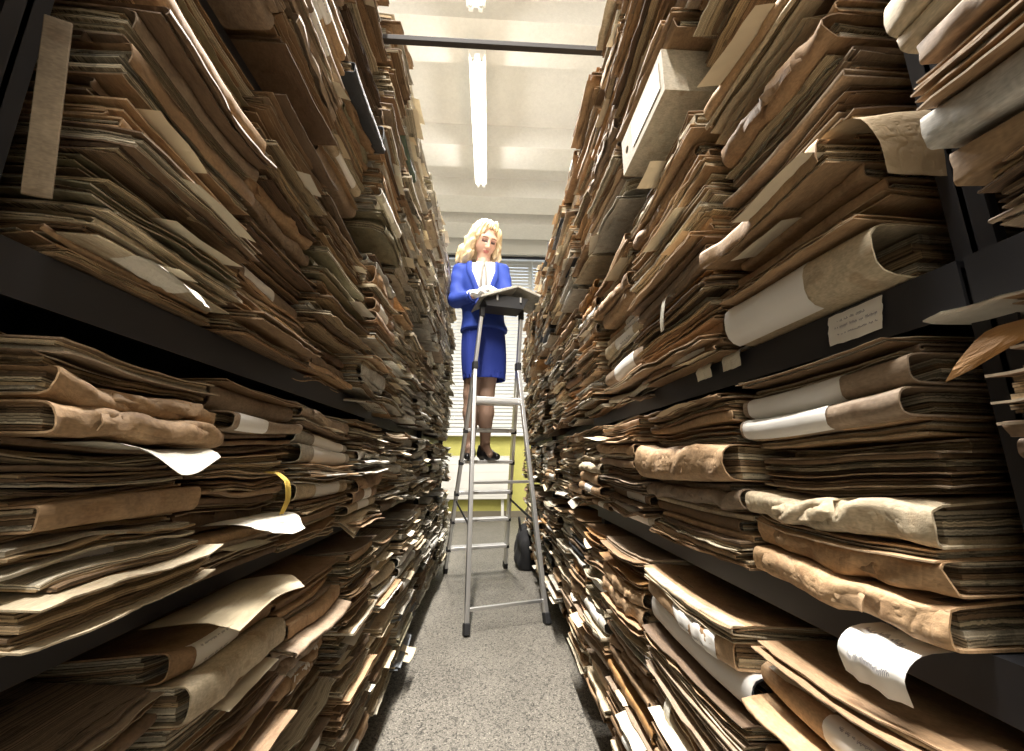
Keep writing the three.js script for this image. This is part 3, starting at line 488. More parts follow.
looseSheet('paper_sheet', 'orange-brown torn sheet curling down at the right edge', 'paper', 1, [[[0.03, 0.893, 0.1], [0.03, 0.893, 0.17], [0.02, 0.891, 0.232]], [[-0.012, 0.895, 0.1], [-0.012, 0.894, 0.18], [-0.012, 0.889, 0.246]], [[-0.022, 0.89, 0.1], [-0.022, 0.888, 0.19], [-0.02, 0.872, 0.262]], [[-0.024, 0.884, 0.1], [-0.023, 0.88, 0.2], [-0.02, 0.856, 0.276]]], [0.5, 0.27, 0.1]);
looseSheet('paper_sheet', 'white sheet corner poking out under the right shelf', 'paper', 1, [[[0.06, 0.907, 0.18], [0.06, 0.907, 0.29]], [[-0.01, 0.908, 0.18], [-0.012, 0.908, 0.288]], [[-0.03, 0.902, 0.18], [-0.028, 0.906, 0.262]]], [0.8, 0.78, 0.7]);
for (const [k, d0, d1, words] of [[3, 0.54, 0.585, 'larger'], [5, 0.615, 0.66, 'smaller']]) looseSheet('shelf_tag', `${words} of two white paper slips lying on the right shelf edge`, 'tag', 1, [[[0.02, 0.96, d0], [0.02, 0.96, d1]], [[0.008, 0.961, d0], [0.008, 0.961, d1]], [[-0.001, 0.95, d0], [-0.001, 0.95, d1]], [[0.003, 0.935, d0 + 0.004], [0.003, 0.935, d1 + 0.004]]], PAPER);
looseSheet('paper_strip', 'white paper strip hanging across folders in the right rack', 'paper', 1, [[[0.03, 1.09, 0.655], [0.03, 1.09, 0.667]], [[-0.04, 1.092, 0.655], [-0.04, 1.092, 0.667]], [[-0.05, 1.06, 0.662], [-0.05, 1.06, 0.675]], [[-0.048, 1.03, 0.67], [-0.048, 1.03, 0.682]]], PAPER);
looseSheet('paper_strip', 'white paper strip dangling among the bottom right folders', 'paper', 1, [[[0.03, 0.42, 0.735], [0.03, 0.42, 0.755]], [[-0.045, 0.422, 0.735], [-0.045, 0.422, 0.755]], [[-0.062, 0.4, 0.735], [-0.062, 0.4, 0.755]], [[-0.06, 0.372, 0.74], [-0.06, 0.372, 0.757]]], PAPER);

looseSheet('kraft_flap', 'broad kraft cover flap hanging over the end of the nearest right stack', 'paper', 1, [[[-0.03, 1.108, 0.4], [0.03, 1.109, 0.39], [0.1, 1.11, 0.38]], [[-0.035, 1.11, 0.3], [0.03, 1.112, 0.29], [0.1, 1.113, 0.285]], [[-0.03, 1.1, 0.286], [0.03, 1.104, 0.277], [0.1, 1.106, 0.272]], [[-0.022, 1.08, 0.282], [0.03, 1.078, 0.274], [0.09, 1.08, 0.27]], [[-0.016, 1.045, 0.285], [0.03, 1.038, 0.277], [0.09, 1.042, 0.272]]], [0.55, 0.43, 0.28]);
{ const g = boxG(-0.0085, 0.0085, 0, 0.165, -0.0012, 0.0012, 0.001); g.rotateZ(0.09); const c = tag(mesh('cardboard_strip', g, std({ color: lin(0.42, 0.33, 0.23), map: kraftTex, roughness: 0.8 })), 'upright cardboard strip against the post of the left rack', 'cardboard'); c.position.set(-X0 + 0.004, 1.002, -0.2975); c.rotation.y = 0.5; }

// ---------------------------------------------------------------- step ladder
const P3 = (X, Y, D) => V(X, Y, -D);
{
  const L = thing('step_ladder', 'tall aluminium step ladder with black feet and tray standing in the aisle', 'ladder', 0, 0, -2.6);
  const off = V(0, 0, 2.6), q = (X, Y, D) => P3(X, Y, D).add(off);
  const rl = [q(-0.31, 0, 3.166), q(-0.096, 1.392, 2.5)], rrt = [q(0.131, 0, 3.28), q(0.186, 1.41, 2.6)];
  const nl = [q(-0.097, 0, 2.085), q(-0.096, 1.392, 2.5)], nr = [q(0.3, 0, 2.2), q(0.186, 1.41, 2.6)];
  const on = (s, y) => s[0].clone().lerp(s[1], y / s[1].y);
  const e = V(0.97, 0, -0.243).normalize(), nrm = V(0.243, 0, 0.97).normalize();
  for (const s of [rl, rrt]) mesh('step_stile', barG(on(s, 0.03), s[1], 0.022, 0.045, nrm), M.alu, L);
  for (const s of [nl, nr]) mesh('support_stile', barG(on(s, 0.03), s[1], 0.022, 0.032, nrm), M.alu, L);
  const tl = q(-0.057, 1.77, 2.5), tr = q(0.208, 1.79, 2.6);
  mesh('hand_rail', barG(rl[1], tl, 0.021, 0.04, nrm), M.alu, L); mesh('hand_rail', barG(rrt[1], tr, 0.021, 0.04, nrm), M.alu, L);
  for (const s of [rl, rrt, nl, nr]) { const f = mesh('foot', barG(on(s, -0.002).setY(0.0), on(s, 0.05), 0.03, 0.05, nrm, 0.006), M.rubber, L); f.userData.label = 'black rubber foot'; }
  for (const s of [rl, rrt]) mesh('joint', barG(s[1].clone().add(V(0, -0.025, 0)), s[1].clone().add(V(0, 0.03, 0)), 0.034, 0.055, nrm, 0.008), M.rubber, L).userData.label = 'black plastic joint';
  [0.182, 0.385, 0.58, 0.79, 0.998].forEach((y) => {
    const a = on(rl, y), b = on(rrt, y), m = a.clone().add(b).multiplyScalar(0.5), w = a.distanceTo(b) - 0.02;
    const g = new RoundedBoxGeometry(w, 0.022, 0.085, 2, 0.004), mat = new THREE.Matrix4().makeBasis(e, V(0, 1, 0), nrm); g.applyMatrix4(mat.setPosition(m.x, y, m.z));
    const t = mesh('tread', g, M.aluTread, L);
    for (const k of [-0.028, -0.014, 0, 0.014, 0.028]) { const r = new THREE.BoxGeometry(w * 0.96, 0.003, 0.006); r.applyMatrix4(new THREE.Matrix4().makeBasis(e, V(0, 1, 0), nrm).setPosition(m.x + nrm.x * k, y + 0.0115, m.z + nrm.z * k)); mesh('grip_rib', r, M.aluTread, t); }
    for (const p of [a, b]) mesh('tread_bracket', barG(p.clone().add(V(0, -0.02, 0)), p.clone().add(V(0, 0.014, 0)), 0.03, 0.05, nrm, 0.004), M.rubber, L);
  });
  { const y = 1.177, a = on(rl, y), b = on(rrt, y), m = a.clone().add(b).multiplyScalar(0.5).addScaledVector(nrm, 0.06), g = new RoundedBoxGeometry(a.distanceTo(b) - 0.015, 0.03, 0.2, 2, 0.006); g.applyMatrix4(new THREE.Matrix4().makeBasis(e, V(0, 1, 0), nrm).setPosition(m.x, y, m.z)); mesh('platform', g, M.aluTread, L); }
  for (const y of [0.1, 0.68, 1.15]) mesh('crossbar', barG(on(nl, y), on(nr, y), 0.016, 0.016, V(0, 1, 0)), M.alu, L);
  mesh('brace', barG(on(rl, 0.53), on(nl, 0.46), 0.016, 0.005, V(1, 0, 0), 0.001), M.rubber, L); mesh('brace', barG(on(rrt, 0.53), on(nr, 0.46), 0.016, 0.005, V(1, 0, 0), 0.001), M.rubber, L);
  // tool tray: a black tapered trough between the hand rails
  const tray = new THREE.Shape(); tray.moveTo(-0.15, 0.1); tray.lineTo(-0.125, 0.022); tray.lineTo(0.122, 0.022); tray.lineTo(0.16, 0.1); tray.lineTo(0.152, 0.1); tray.lineTo(0.117, 0.03); tray.lineTo(-0.119, 0.03); tray.lineTo(-0.142, 0.1); tray.closePath();
  const solid = new THREE.Shape(); solid.moveTo(-0.15, 0.1); solid.lineTo(-0.125, 0.022); solid.lineTo(0.122, 0.022); solid.lineTo(0.16, 0.1); solid.closePath();
  const mat = new THREE.Matrix4().makeBasis(e, V(0, 1, 0), nrm).setPosition(0.078, 1.765, 0.05);
  const parts = [[tray, 0.13, -0.065], [solid, 0.006, 0.065], [solid, 0.006, -0.071]].map(([s, d, z]) => { const g = new THREE.ExtrudeGeometry(s, { depth: d, bevelEnabled: true, bevelThickness: 0.002, bevelSize: 0.002, bevelSegments: 1 }); g.translate(0, 0, z); g.applyMatrix4(mat); return g; });
  const tm = mesh('tray', mergeGeometries(parts), M.rubber, L); tm.userData.label = 'black plastic tool tray';
  for (const x of [-0.055, 0.105]) { const g = new RoundedBoxGeometry(0.012, 0.04, 0.006, 1, 0.002); g.translate(x, 0.082, 0.078); g.applyMatrix4(mat); mesh('clip', g, M.alu, tm); }
  for (const [p, s] of [[tl, -1], [tr, 1]]) mesh('tray_bracket', barG(p.clone().add(V(0, -0.05, 0)), p.clone().add(V(0, 0.02, 0)), 0.03, 0.05, nrm, 0.006), M.rubber, L);
}
// open file drooping on both sides of the tray
{
  const g = thing('open_file', 'large open grey file lying across the black ladder tray', 'file', 0.1, 1.87, -2.56);
  const e = V(0.97, 0, -0.243).normalize(), nrm = V(0.243, 0, 0.97).normalize(), base = new THREE.Matrix4().makeBasis(e, V(0, 1, 0), nrm);
  const half = (pts, z0, z1, bow) => { const s = new THREE.Shape(); s.moveTo(...pts[0]); for (const q of pts.slice(1)) s.lineTo(...q); s.closePath(); const h = new THREE.ExtrudeGeometry(s, { depth: z1 - z0, bevelEnabled: true, bevelSize: 0.001, bevelThickness: 0.001, bevelSegments: 1 }); h.translate(0, 0, z0); h.applyMatrix4(base); return metricUV(h); };
  const board = std({ color: lin(0.3, 0.29, 0.26), map: kraftTex, roughness: 0.7 }), pg = std({ color: lin(0.72, 0.68, 0.58), map: sheetTex, roughness: 0.9 });
  mesh('cover_board', half([[0.055, 0.062], [-0.2, -0.04], [-0.198, -0.046], [0.055, 0.055]], -0.19, 0.11), board, g);
  mesh('cover_board', half([[0.055, 0.062], [0.245, 0.0], [0.243, -0.007], [0.055, 0.055]], -0.19, 0.11), board, g);
  mesh('pages', half([[0.05, 0.061], [-0.19, -0.035], [-0.192, -0.027], [-0.08, 0.024], [0.04, 0.068]], -0.18, 0.1), pg, g);
  mesh('pages', half([[0.06, 0.061], [0.236, 0.004], [0.238, 0.018], [0.14, 0.05], [0.065, 0.07]], -0.18, 0.1), pg, g);
  mesh('leaf', half([[0.05, 0.07], [-0.06, 0.034], [-0.178, -0.019], [-0.178, -0.0205], [-0.06, 0.0325], [0.05, 0.0685]], -0.17, 0.09), std({ color: lin(0.82, 0.8, 0.74), roughness: 0.8 }), g);
}
// ---------------------------------------------------------------- signed distances and surface nets
const len3 = (x, y, z) => Math.sqrt(x * x + y * y + z * z);
const cone = (a, b, r1, r2) => { const bx = b[0] - a[0], by = b[1] - a[1], bz = b[2] - a[2], l2 = bx * bx + by * by + bz * bz; return (x, y, z) => { const px = x - a[0], py = y - a[1], pz = z - a[2], t = clamp((px * bx + py * by + pz * bz) / l2, 0, 1); return len3(px - bx * t, py - by * t, pz - bz * t) - (r1 + (r2 - r1) * t); }; };
const ell = (c, r) => { const m = Math.min(...r); return (x, y, z) => { const px = (x - c[0]) / r[0], py = (y - c[1]) / r[1], pz = (z - c[2]) / r[2]; const k = len3(px, py, pz); return (k - 1) * m * (0.6 + 0.4 * Math.min(1, k)); }; };
const smin = (a, b, k) => { const h = clamp(0.5 + 0.5 * (b - a) / k, 0, 1); return lerp(b, a, h) - k * h * (1 - h); };
const union = (list, k) => (x, y, z) => { let d = list[0](x, y, z); for (let i = 1; i < list.length; i++) d = smin(d, list[i](x, y, z), k); return d; };
function nets(f, lo, hi, cell) {                                       // naive surface nets on a box
  const n = [0, 1, 2].map((k) => Math.ceil((hi[k] - lo[k]) / cell) + 1), [nx, ny, nz] = n, F = new Float32Array(nx * ny * nz);
  for (let k = 0; k < nz; k++) for (let j = 0; j < ny; j++) for (let i = 0; i < nx; i++) F[(k * ny + j) * nx + i] = f(lo[0] + i * cell, lo[1] + j * cell, lo[2] + k * cell);
  const id = new Int32Array(nx * ny * nz).fill(-1), pos = [], idx = [];
  const O = [[0, 0, 0], [1, 0, 0], [0, 1, 0], [1, 1, 0], [0, 0, 1], [1, 0, 1], [0, 1, 1], [1, 1, 1]], E = [[0, 1], [2, 3], [4, 5], [6, 7], [0, 2], [1, 3], [4, 6], [5, 7], [0, 4], [1, 5], [2, 6], [3, 7]];
  for (let k = 0; k < nz - 1; k++) for (let j = 0; j < ny - 1; j++) for (let i = 0; i < nx - 1; i++) {
    const v = O.map((o) => F[((k + o[2]) * ny + j + o[1]) * nx + i + o[0]]); let c = 0, s = [0, 0, 0];
    for (const [a, b] of E) if ((v[a] < 0) !== (v[b] < 0)) { const t = v[a] / (v[a] - v[b]); for (let q = 0; q < 3; q++) s[q] += O[a][q] + (O[b][q] - O[a][q]) * t; c++; }
    if (c) { id[(k * ny + j) * nx + i] = pos.length / 3; pos.push(lo[0] + (i + s[0] / c) * cell, lo[1] + (j + s[1] / c) * cell, lo[2] + (k + s[2] / c) * cell); }
  }
  const I = (i, j, k) => id[(k * ny + j) * nx + i];
  for (let k = 1; k < nz - 1; k++) for (let j = 1; j < ny - 1; j++) for (let i = 1; i < nx - 1; i++) {
    const a = F[(k * ny + j) * nx + i] < 0;
    const quad = (p, q, r, s, fl) => { if (fl) idx.push(p, q, r, p, r, s); else idx.push(p, r, q, p, s, r); };
    if (a !== F[(k * ny + j) * nx + i + 1] < 0) quad(I(i, j - 1, k - 1), I(i, j, k - 1), I(i, j, k), I(i, j - 1, k), a);
    if (a !== F[(k * ny + j + 1) * nx + i] < 0) quad(I(i - 1, j, k - 1), I(i - 1, j, k), I(i, j, k), I(i, j, k - 1), a);
    if (a !== F[((k + 1) * ny + j) * nx + i] < 0) quad(I(i - 1, j - 1, k), I(i, j - 1, k), I(i, j, k), I(i - 1, j, k), a);
  }
  const g = new THREE.BufferGeometry(); g.setAttribute('position', new THREE.BufferAttribute(new Float32Array(pos), 3)); g.setIndex(idx); g.computeVertexNormals(); return g;
}
function paint(g, fn) { const p = g.attributes.position, c = new Float32Array(p.count * 3); for (let i = 0; i < p.count; i++) { const q = fn(p.getX(i), p.getY(i), p.getZ(i)); c[3 * i] = q[0]; c[3 * i + 1] = q[1]; c[3 * i + 2] = q[2]; } g.setAttribute('color', new THREE.BufferAttribute(c, 3)); return g; }

// ---------------------------------------------------------------- the woman on the ladder: origin between her feet on the tread, z towards the camera
{
  const W = thing('person', 'woman in a royal blue skirt suit and white gloves reading on the ladder', 'person', -0.075, 0.803, -2.8);
  const skin = [0.55, 0.335, 0.245], tights = [0.3, 0.19, 0.135];
  // head frame: turned towards her left and bent down to the page
  const HC = V(0.022, 1.632, 0.03), HR = new THREE.Matrix4().makeRotationFromEuler(new THREE.Euler(0.6, 0.42, -0.04, 'YXZ')), HI = HR.clone().invert().elements, SC = 1.06;
  const toHead = (x, y, z) => { const a = (x - HC.x) / SC, b = (y - HC.y) / SC, c = (z - HC.z) / SC; return [HI[0] * a + HI[4] * b + HI[8] * c, HI[1] * a + HI[5] * b + HI[9] * c, HI[2] * a + HI[6] * b + HI[10] * c]; };
  const inHead = (f) => (x, y, z) => { const q = toHead(x, y, z); return f(q[0], q[1], q[2]) * SC; };
  const headF = (() => {
    const base = union([ell([0, 0.028, -0.012], [0.077, 0.092, 0.095]), cone([0, -0.02, 0.03], [0, -0.088, 0.056], 0.062, 0.03), ell([0, -0.01, 0.03], [0.066, 0.07, 0.066]), cone([-0.04, -0.04, 0.03], [0.04, -0.04, 0.03], 0.034, 0.034)], 0.03);
    const nose = cone([0, 0.012, 0.088], [0, -0.03, 0.108], 0.008, 0.012), wings = union([ell([-0.012, -0.034, 0.097], [0.009, 0.008, 0.01]), ell([0.012, -0.034, 0.097], [0.009, 0.008, 0.01])], 0.008), brow = cone([-0.045, 0.028, 0.075], [0.045, 0.028, 0.075], 0.014, 0.014), lipU = ell([0, -0.06, 0.087], [0.024, 0.007, 0.011]), lipL = ell([0, -0.07, 0.085], [0.02, 0.008, 0.011]), lids = [ell([-0.031, 0.006, 0.078], [0.017, 0.013, 0.013]), ell([0.031, 0.006, 0.078], [0.017, 0.013, 0.013])], soc = [ell([-0.031, 0.008, 0.1], [0.02, 0.015, 0.018]), ell([0.031, 0.008, 0.1], [0.02, 0.015, 0.018])], ears = [ell([-0.079, -0.008, -0.008], [0.012, 0.03, 0.018]), ell([0.079, -0.008, -0.008], [0.012, 0.03, 0.018])];
    return (x, y, z) => { let d = smin(base(x, y, z), brow(x, y, z), 0.02); for (const s of soc) d = -smin(-d, s(x, y, z), 0.012); for (const s of lids) d = smin(d, s(x, y, z), 0.006); d = smin(d, nose(x, y, z), 0.012); d = smin(d, wings(x, y, z), 0.008); d = smin(d, lipU(x, y, z), 0.005); d = smin(d, lipL(x, y, z), 0.005); for (const e of ears) d = smin(d, e(x, y, z), 0.008); return d; };
  })();
  // right arm is on the picture's left
  const J = { shR: [-0.15, 1.385, -0.01], elR: [-0.172, 1.15, 0.03], wrR: [-0.045, 1.118, 0.19], shL: [0.14, 1.392, -0.01], elL: [0.185, 1.15, 0.05], wrL: [0.09, 1.13, 0.2], neck0: [0.008, 1.4, -0.01], neck1: [0.02, 1.56, 0.0], hipR: [-0.045, 0.84, -0.012], hipL: [0.095, 0.84, -0.012], knR: [-0.058, 0.46, -0.035], knL: [0.052, 0.46, -0.03], anR: [-0.06, 0.1, -0.075], anL: [0.045, 0.1, -0.06] };
  const bodyF = union([
    cone(J.neck0, J.neck1, 0.056, 0.05), cone([-0.1, 1.37, -0.01], [0.11, 1.375, -0.01], 0.06, 0.06), cone([0.012, 1.32, 0.0], [0.015, 1.1, 0], 0.105, 0.1), cone([0.018, 1.1, 0], [0.024, 0.9, -0.012], 0.09, 0.1),
    cone(J.shR, J.elR, 0.048, 0.038), cone(J.elR, J.wrR, 0.038, 0.026), cone(J.shL, J.elL, 0.048, 0.038), cone(J.elL, J.wrL, 0.038, 0.026),
    cone(J.hipR, J.knR, 0.07, 0.055), cone(J.hipL, J.knL, 0.07, 0.055),
    cone(J.knR, [-0.058, 0.33, -0.055], 0.053, 0.055), cone([-0.058, 0.33, -0.055], J.anR, 0.056, 0.032), cone(J.knL, [0.05, 0.33, -0.05], 0.053, 0.055), cone([0.05, 0.33, -0.05], J.anL, 0.056, 0.032),
    cone(J.anR, [-0.066, 0.035, 0.03], 0.03, 0.024), cone(J.anL, [0.085, 0.035, 0.04], 0.03, 0.024)], 0.022);
  const neckHead = (x, y, z) => smin(bodyF(x, y, z), inHead(headF)(x, y, z), 0.02);
  const bodyG = nets((x, y, z) => Math.max(bodyF(x, y, z), y - 1.5), [-0.27, 0.0, -0.2], [0.27, 1.52, 0.27], 0.013);
  const headG = nets((x, y, z) => Math.max(neckHead(x, y, z), 1.485 - y), [-0.13, 1.47, -0.14], [0.17, 1.8, 0.2], 0.0042);
  const skinCol = (x, y, z) => {
    if (y < 0.9) return tights;
    if (y > 1.48) {
      const [hx, hy, hz] = toHead(x, y, z);
      if (hz > 0.07) {
        if (Math.abs(hx) < 0.022 - Math.abs(hy + 0.064) * 0.7 && Math.abs(hy + 0.065) < 0.0115) return [0.36, 0.12, 0.1];
        const ex = Math.abs(Math.abs(hx) - 0.031);
        if (ex < 0.019 && Math.abs(hy + 0.001 - ex * 0.12) < 0.0062) return [0.035, 0.02, 0.02];
        if (ex < 0.02 && Math.abs(hy - 0.01) < 0.008) return [0.3, 0.17, 0.14];
        if (ex < 0.021 && Math.abs(hy - 0.031 + ex * 0.15) < 0.005) return [0.2, 0.11, 0.07];
      }
    }
    return skin;
  };
  const skinM = std({ vertexColors: true, roughness: 0.5 });
  const body = mesh('body', mergeGeometries([paint(bodyG, skinCol), paint(headG, skinCol)]), skinM, W);
  body.userData.label = 'face, neck and stockinged legs';
  const blue = std({ color: lin(0.01, 0.036, 0.25), roughness: 0.78 }), blueSkirt = std({ color: lin(0.008, 0.026, 0.22), roughness: 0.8 });
  // blouse
  const blouseF = union([cone([-0.06, 1.4, 0.0], [0.09, 1.405, 0.0], 0.06, 0.06), ell([0.012, 1.27, 0.015], [0.132, 0.16, 0.115]), ell([0.018, 1.08, 0.005], [0.118, 0.16, 0.1])], 0.03);
  mesh('blouse', nets((x, y, z) => Math.max(blouseF(x, y, z), 1.0 - y, y - 1.452), [-0.16, 0.98, -0.16], [0.2, 1.5, 0.18], 0.01), std({ color: lin(0.52, 0.5, 0.47), roughness: 0.8 }), W);
  const collarM = std({ color: lin(0.52, 0.5, 0.47), roughness: 0.8 });
  for (const s of [-1, 1]) { const c = new THREE.Shape(); c.moveTo(0, 0); c.lineTo(s * 0.065, 0.035); c.lineTo(s * 0.06, -0.02); c.lineTo(s * 0.02, -0.075); c.closePath(); const g = new THREE.ExtrudeGeometry(c, { depth: 0.004, bevelEnabled: true, bevelSize: 0.003, bevelThickness: 0.002, bevelSegments: 2 }); g.rotateX(-0.55); g.rotateY(s * 0.35); g.translate(0.02, 1.432, 0.062); mesh('collar', g, collarM, W); }
  mesh('necktie_ribbon', mergeGeometries([tubeG([V(0.02, 1.43, 0.075), V(0.012, 1.36, 0.118), V(0.004, 1.27, 0.136), V(0.0, 1.2, 0.136)], 0.008, 6, 16), tubeG([V(0.025, 1.43, 0.075), V(0.035, 1.36, 0.118), V(0.04, 1.28, 0.135), V(0.042, 1.22, 0.135)], 0.007, 6, 16)]), std({ color: lin(0.22, 0.2, 0.17), roughness: 0.8 }), W);
  // jacket: torso, peplum and sleeves in one cloth; open in a V over the blouse
  const torso = union([cone([-0.135, 1.385, -0.012], [0.145, 1.395, -0.012], 0.064, 0.064), ell([0.008, 1.285, 0.005], [0.168, 0.19, 0.125]), ell([0.016, 1.09, 0.0], [0.148, 0.2, 0.118]), cone([0.02, 1.03, 0], [0.025, 0.93, 0.0], 0.135, 0.172)], 0.05);
  const sleeves = union([cone([-0.158, 1.39, -0.01], [-0.178, 1.15, 0.03], 0.064, 0.056), cone([-0.178, 1.15, 0.03], [-0.075, 1.122, 0.155], 0.056, 0.042), cone([0.15, 1.395, -0.01], [0.195, 1.15, 0.05], 0.064, 0.055), cone([0.195, 1.15, 0.05], [0.115, 1.132, 0.17], 0.055, 0.042)], 0.03);
  const vee = (x, y) => Math.abs(x - 0.02 - (1.35 - y) * 0.03) - clamp((y - 1.1) * 0.34, 0, 0.085);
  const jacketF = (x, y, z) => {
    const zz = y < 1.05 ? z * lerp(1.15, 1, smooth(0.95, 1.05, y)) : z;
    let d = smin(torso(x, y, zz), sleeves(x, y, z), 0.022);
    d += 0.0025 * Math.sin(y * 60 + x * 30) * smooth(0.13, 0.18, Math.abs(x - 0.015));          // cloth folds in the sleeves
    if (z > 0.02) { const v = vee(x, y); if (v > 0 && v < 0.042 && y > 1.13 && Math.abs(x) < 0.13) d -= 0.009 * smooth(0.042, 0.036, v); }     // lapels
    d = Math.max(d, 0.912 - y + 0.02 * smooth(0.05, 0.2, x) * 0, y - 1.447);
    const cut = Math.max(-(vee(x, y)), 1.1 - y > 0 ? -1 : -1); const open = Math.max(vee(x, y), -z + 0.015, 1.1 - y);
    return Math.max(d, -open, -(len3(x - 0.012, (y - 1.47) * 0.8, z + 0.0) - 0.078));
  };
  const jacket = mesh('jacket', nets(jacketF, [-0.27, 0.89, -0.22], [0.29, 1.48, 0.24], 0.008), blue, W); jacket.userData.label = 'royal blue jacket';
  const cuffs = mergeGeometries([cone, cone].map((_, i) => { const a = i ? V(0.115, 1.132, 0.17) : V(-0.075, 1.122, 0.155), b = i ? V(0.1, 1.13, 0.188) : V(-0.058, 1.12, 0.174); const g = new THREE.CylinderGeometry(0.041, 0.041, 0.012, 18); const d = b.clone().sub(a).normalize(); g.applyQuaternion(new THREE.Quaternion().setFromUnitVectors(V(0, 1, 0), d)); g.translate(...a.clone().addScaledVector(d, 0.034).toArray()); return g; }));
  mesh('cuffs', cuffs, blue, jacket);
  for (const y of [1.075, 0.99]) { const b = new THREE.SphereGeometry(0.011, 10, 8); b.scale(1, 1, 0.5); b.translate(0.03, y, 0.122 + (1.075 - y) * 0.2); mesh('button', b, blue, jacket); }
  // skirt
  const skirtF = (x, y, z) => { const t = clamp((0.98 - y) / 0.43, 0, 1), hx = lerp(0.15, 0.153, t) + 0.012 * Math.sin(t * 3.14), cx = lerp(0.022, 0.036, t), hz = lerp(0.13, 0.125, t); const k = len3((x - cx) / hx, 0, (z + 0.012) / hz); return Math.max((k - 1) * 0.125 + 0.0015 * Math.sin(Math.atan2(z, x) * 9 + y * 3), 0.556 - y, y - 0.98, -Math.max((k - 0.93) * 0.125, y - 0.6)); };
  mesh('skirt', nets(skirtF, [-0.16, 0.54, -0.18], [0.22, 1.0, 0.16], 0.009), blueSkirt, W).userData.label = 'royal blue pencil skirt';
  // shoes
  const shoeM = std({ color: lin(0.012, 0.012, 0.013), roughness: 0.28 });
  for (const [an, toe] of [[J.anR, [-0.07, 0.022, 0.055]], [J.anL, [0.128, 0.022, 0.06]]]) {
    const dx = toe[0] - an[0], dz = toe[2] - an[2], l = Math.hypot(dx, dz), ux = dx / l, uz = dz / l, heel = [an[0] - ux * 0.035, 0.045, an[2] - uz * 0.035];
    const f = union([cone(heel, [an[0] + ux * 0.05, 0.038, an[2] + uz * 0.05], 0.036, 0.036), cone([an[0] + ux * 0.05, 0.036, an[2] + uz * 0.05], toe, 0.037, 0.022), cone([heel[0], 0.09, heel[2]], heel, 0.03, 0.035)], 0.02), inside = cone([an[0], 0.2, an[2]], [an[0] + ux * 0.03, 0.085, an[2] + uz * 0.03], 0.04, 0.033), block = cone([heel[0], 0.0, heel[2]], [heel[0], 0.04, heel[2]], 0.018, 0.03);
    mesh('shoe', nets((x, y, z) => Math.max(Math.min(f(x, y, z), block(x, y, z)), -y, -inside(x, y, z), y - 0.105), [an[0] - 0.12, -0.012, an[2] - 0.12], [an[0] + 0.16, 0.13, an[2] + 0.2], 0.006), shoeM, W).userData.label = 'black heeled shoe';
  }
  // gloved hands, five fingers each, resting on the page
  const gloveM = std({ color: lin(0.84, 0.83, 0.82), roughness: 0.85 });
  const hand = (wr, dir, side) => {
    const d = V(...dir).normalize(), up = V(0, 1, 0), sx = V().crossVectors(up, d).normalize().multiplyScalar(side), nn = V().crossVectors(d, sx).normalize(); if (nn.y < 0) nn.multiplyScalar(-1);
    const at = (a, b, c) => { const q = V(...wr).addScaledVector(d, a).addScaledVector(sx, b).addScaledVector(nn, c); return [q.x, q.y, q.z]; };
    const fs = [cone(at(-0.03, 0, 0), at(0.02, 0, 0), 0.031, 0.028), cone(at(0.03, -0.022, 0), at(0.078, -0.028, 0), 0.019, 0.017), cone(at(0.03, 0.022, 0), at(0.078, 0.028, 0), 0.019, 0.016), cone(at(0.03, 0, 0.003), at(0.082, 0, 0.004), 0.021, 0.018)];
    const fingers = [[-0.031, 0.072, 0.9], [-0.0105, 0.08, 1], [0.0105, 0.075, 0.95], [0.031, 0.06, 0.8]].map(([b, l, k]) => { const p0 = at(0.082, b, 0.002), p1 = at(0.082 + l * 0.42, b * 1.12, -0.004), p2 = at(0.082 + l * 0.75, b * 1.15, -0.018), p3 = at(0.082 + l * 0.92, b * 1.15, -0.036); return union([cone(p0, p1, 0.0098, 0.0092), cone(p1, p2, 0.0092, 0.0085), cone(p2, p3, 0.0085, 0.0075)], 0.004); });
    const thumb = union([cone(at(0.02, -0.024, -0.004), at(0.055, -0.052, -0.014), 0.014, 0.011), cone(at(0.055, -0.052, -0.014), at(0.084, -0.058, -0.026), 0.011, 0.009)], 0.006);
    const palm = union(fs, 0.014), all = (x, y, z) => { let v = smin(palm(x, y, z), thumb(x, y, z), 0.008); for (const f of fingers) v = smin(v, f(x, y, z), 0.0035); return v; };
    return nets(all, [wr[0] - 0.17, wr[1] - 0.13, wr[2] - 0.17], [wr[0] + 0.17, wr[1] + 0.1, wr[2] + 0.17], 0.0045);
  };
  mesh('glove', hand([-0.045, 1.128, 0.19], [0.7, -0.12, 0.55], 1), gloveM, W).userData.label = 'white cotton glove';
  mesh('glove', hand([0.092, 1.142, 0.2], [-0.45, -0.05, 0.6], -1), gloveM, W).userData.label = 'white cotton glove';
  // hair: parted, swept over and falling in waves to the shoulders
  const wv = (x, y, z) => (y > 0.04 ? 0.0012 : 0.004) * Math.sin(y * 62 + 6 * Math.sin(Math.atan2(x, z) * 3)) + 0.003 * Math.sin(Math.atan2(x, z + 0.01) * 26 + 5 * Math.sin(y * 24)) + 0.002 * Math.sin(x * 210 + y * 60);
  const cap = ell([0.0, 0.042, -0.02], [0.103, 0.104, 0.115]), rear = ell([0, -0.06, -0.055], [0.115, 0.13, 0.075]);
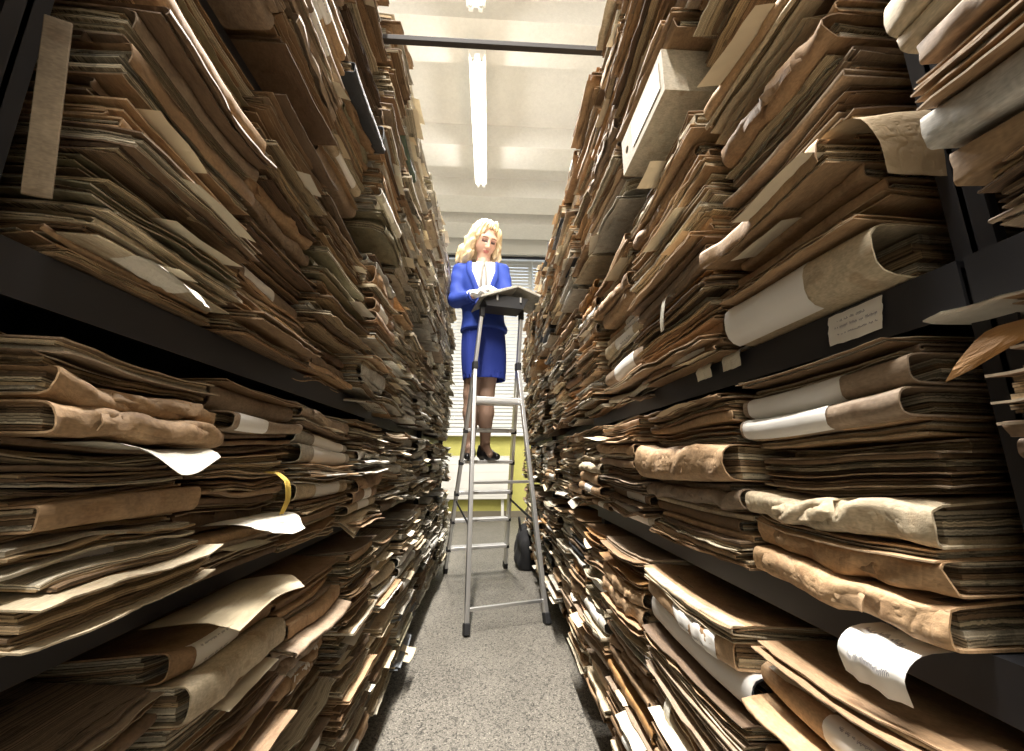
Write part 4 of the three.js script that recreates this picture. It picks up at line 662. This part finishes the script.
  const locks = union([cone([-0.085, 0.06, 0.02], [-0.108, -0.03, 0.022], 0.034, 0.036), cone([-0.108, -0.03, 0.022], [-0.118, -0.11, 0.03], 0.038, 0.043), cone([-0.118, -0.11, 0.03], [-0.118, -0.18, 0.03], 0.044, 0.03), cone([-0.125, -0.1, -0.02], [-0.155, -0.175, 0.0], 0.04, 0.026), cone([0.082, 0.06, 0.02], [0.095, -0.03, 0.025], 0.03, 0.03), cone([0.095, -0.03, 0.025], [0.105, -0.1, 0.035], 0.032, 0.034), cone([0.105, -0.1, 0.035], [0.098, -0.165, 0.03], 0.034, 0.024)], 0.02);
  const fringe = union([cone([0.035, 0.122, 0.035], [-0.045, 0.108, 0.05], 0.02, 0.018), cone([-0.045, 0.108, 0.05], [-0.082, 0.03, 0.048], 0.02, 0.02), cone([0.035, 0.122, 0.035], [0.075, 0.075, 0.042], 0.016, 0.016)], 0.015);
  const face = union([ell([0.008, -0.008, 0.118], [0.069, 0.122, 0.09]), ell([0.014, 0.048, 0.115], [0.06, 0.046, 0.075])], 0.02);
  const hairF = inHead((x, y, z) => { let d = smin(smin(cap(x, y, z), rear(x, y, z), 0.03), locks(x, y, z), 0.022); d = -smin(-d, face(x, y, z), 0.012); d = smin(d, fringe(x, y, z), 0.01); return d + wv(x, y, z); });
  const hairCol = (x, y, z) => { const [hx, hy, hz] = toHead(x, y, z), s = 0.5 + 0.5 * Math.sin(Math.atan2(hx, hz) * 31 + 4 * Math.sin(hy * 30)), q = 0.5 + 0.5 * Math.sin(hx * 160 + hy * 45); const m = 0.6 * s + 0.4 * q; return [lerp(0.4, 0.66, m), lerp(0.3, 0.55, m), lerp(0.16, 0.36, m)]; };
  mesh('hair', paint(nets(hairF, [-0.22, 1.36, -0.2], [0.24, 1.84, 0.22], 0.0052), hairCol), std({ vertexColors: true, roughness: 0.45 }), W).userData.label = 'wavy blonde shoulder-length hair';
}
// ---------------------------------------------------------------- dark bag leaning against the right rack on the floor
{
  const g = thing('black_bag', 'black shopping bag slumped on the floor by the right rack', 'bag', 0.272, 0, -3.36);
  const f = union([ell([0.02, 0.13, 0], [0.075, 0.16, 0.17]), ell([0.03, 0.05, 0.02], [0.085, 0.07, 0.19])], 0.05);
  mesh('body', nets((x, y, z) => Math.max(f(x, y, z) + 0.006 * Math.sin(y * 40 + z * 30) + 0.004 * Math.sin(z * 70), -y), [-0.12, -0.02, -0.24], [0.14, 0.34, 0.26], 0.012), M.blackCloth, g);
  for (const x of [-0.015, 0.05]) mesh('handle', tubeG([V(x, 0.24, -0.07), V(x - 0.01, 0.34, -0.05), V(x - 0.01, 0.35, 0.04), V(x, 0.24, 0.07)], 0.006, 6, 20), M.blackCloth, g);
}
renderer.render(scene, camera);
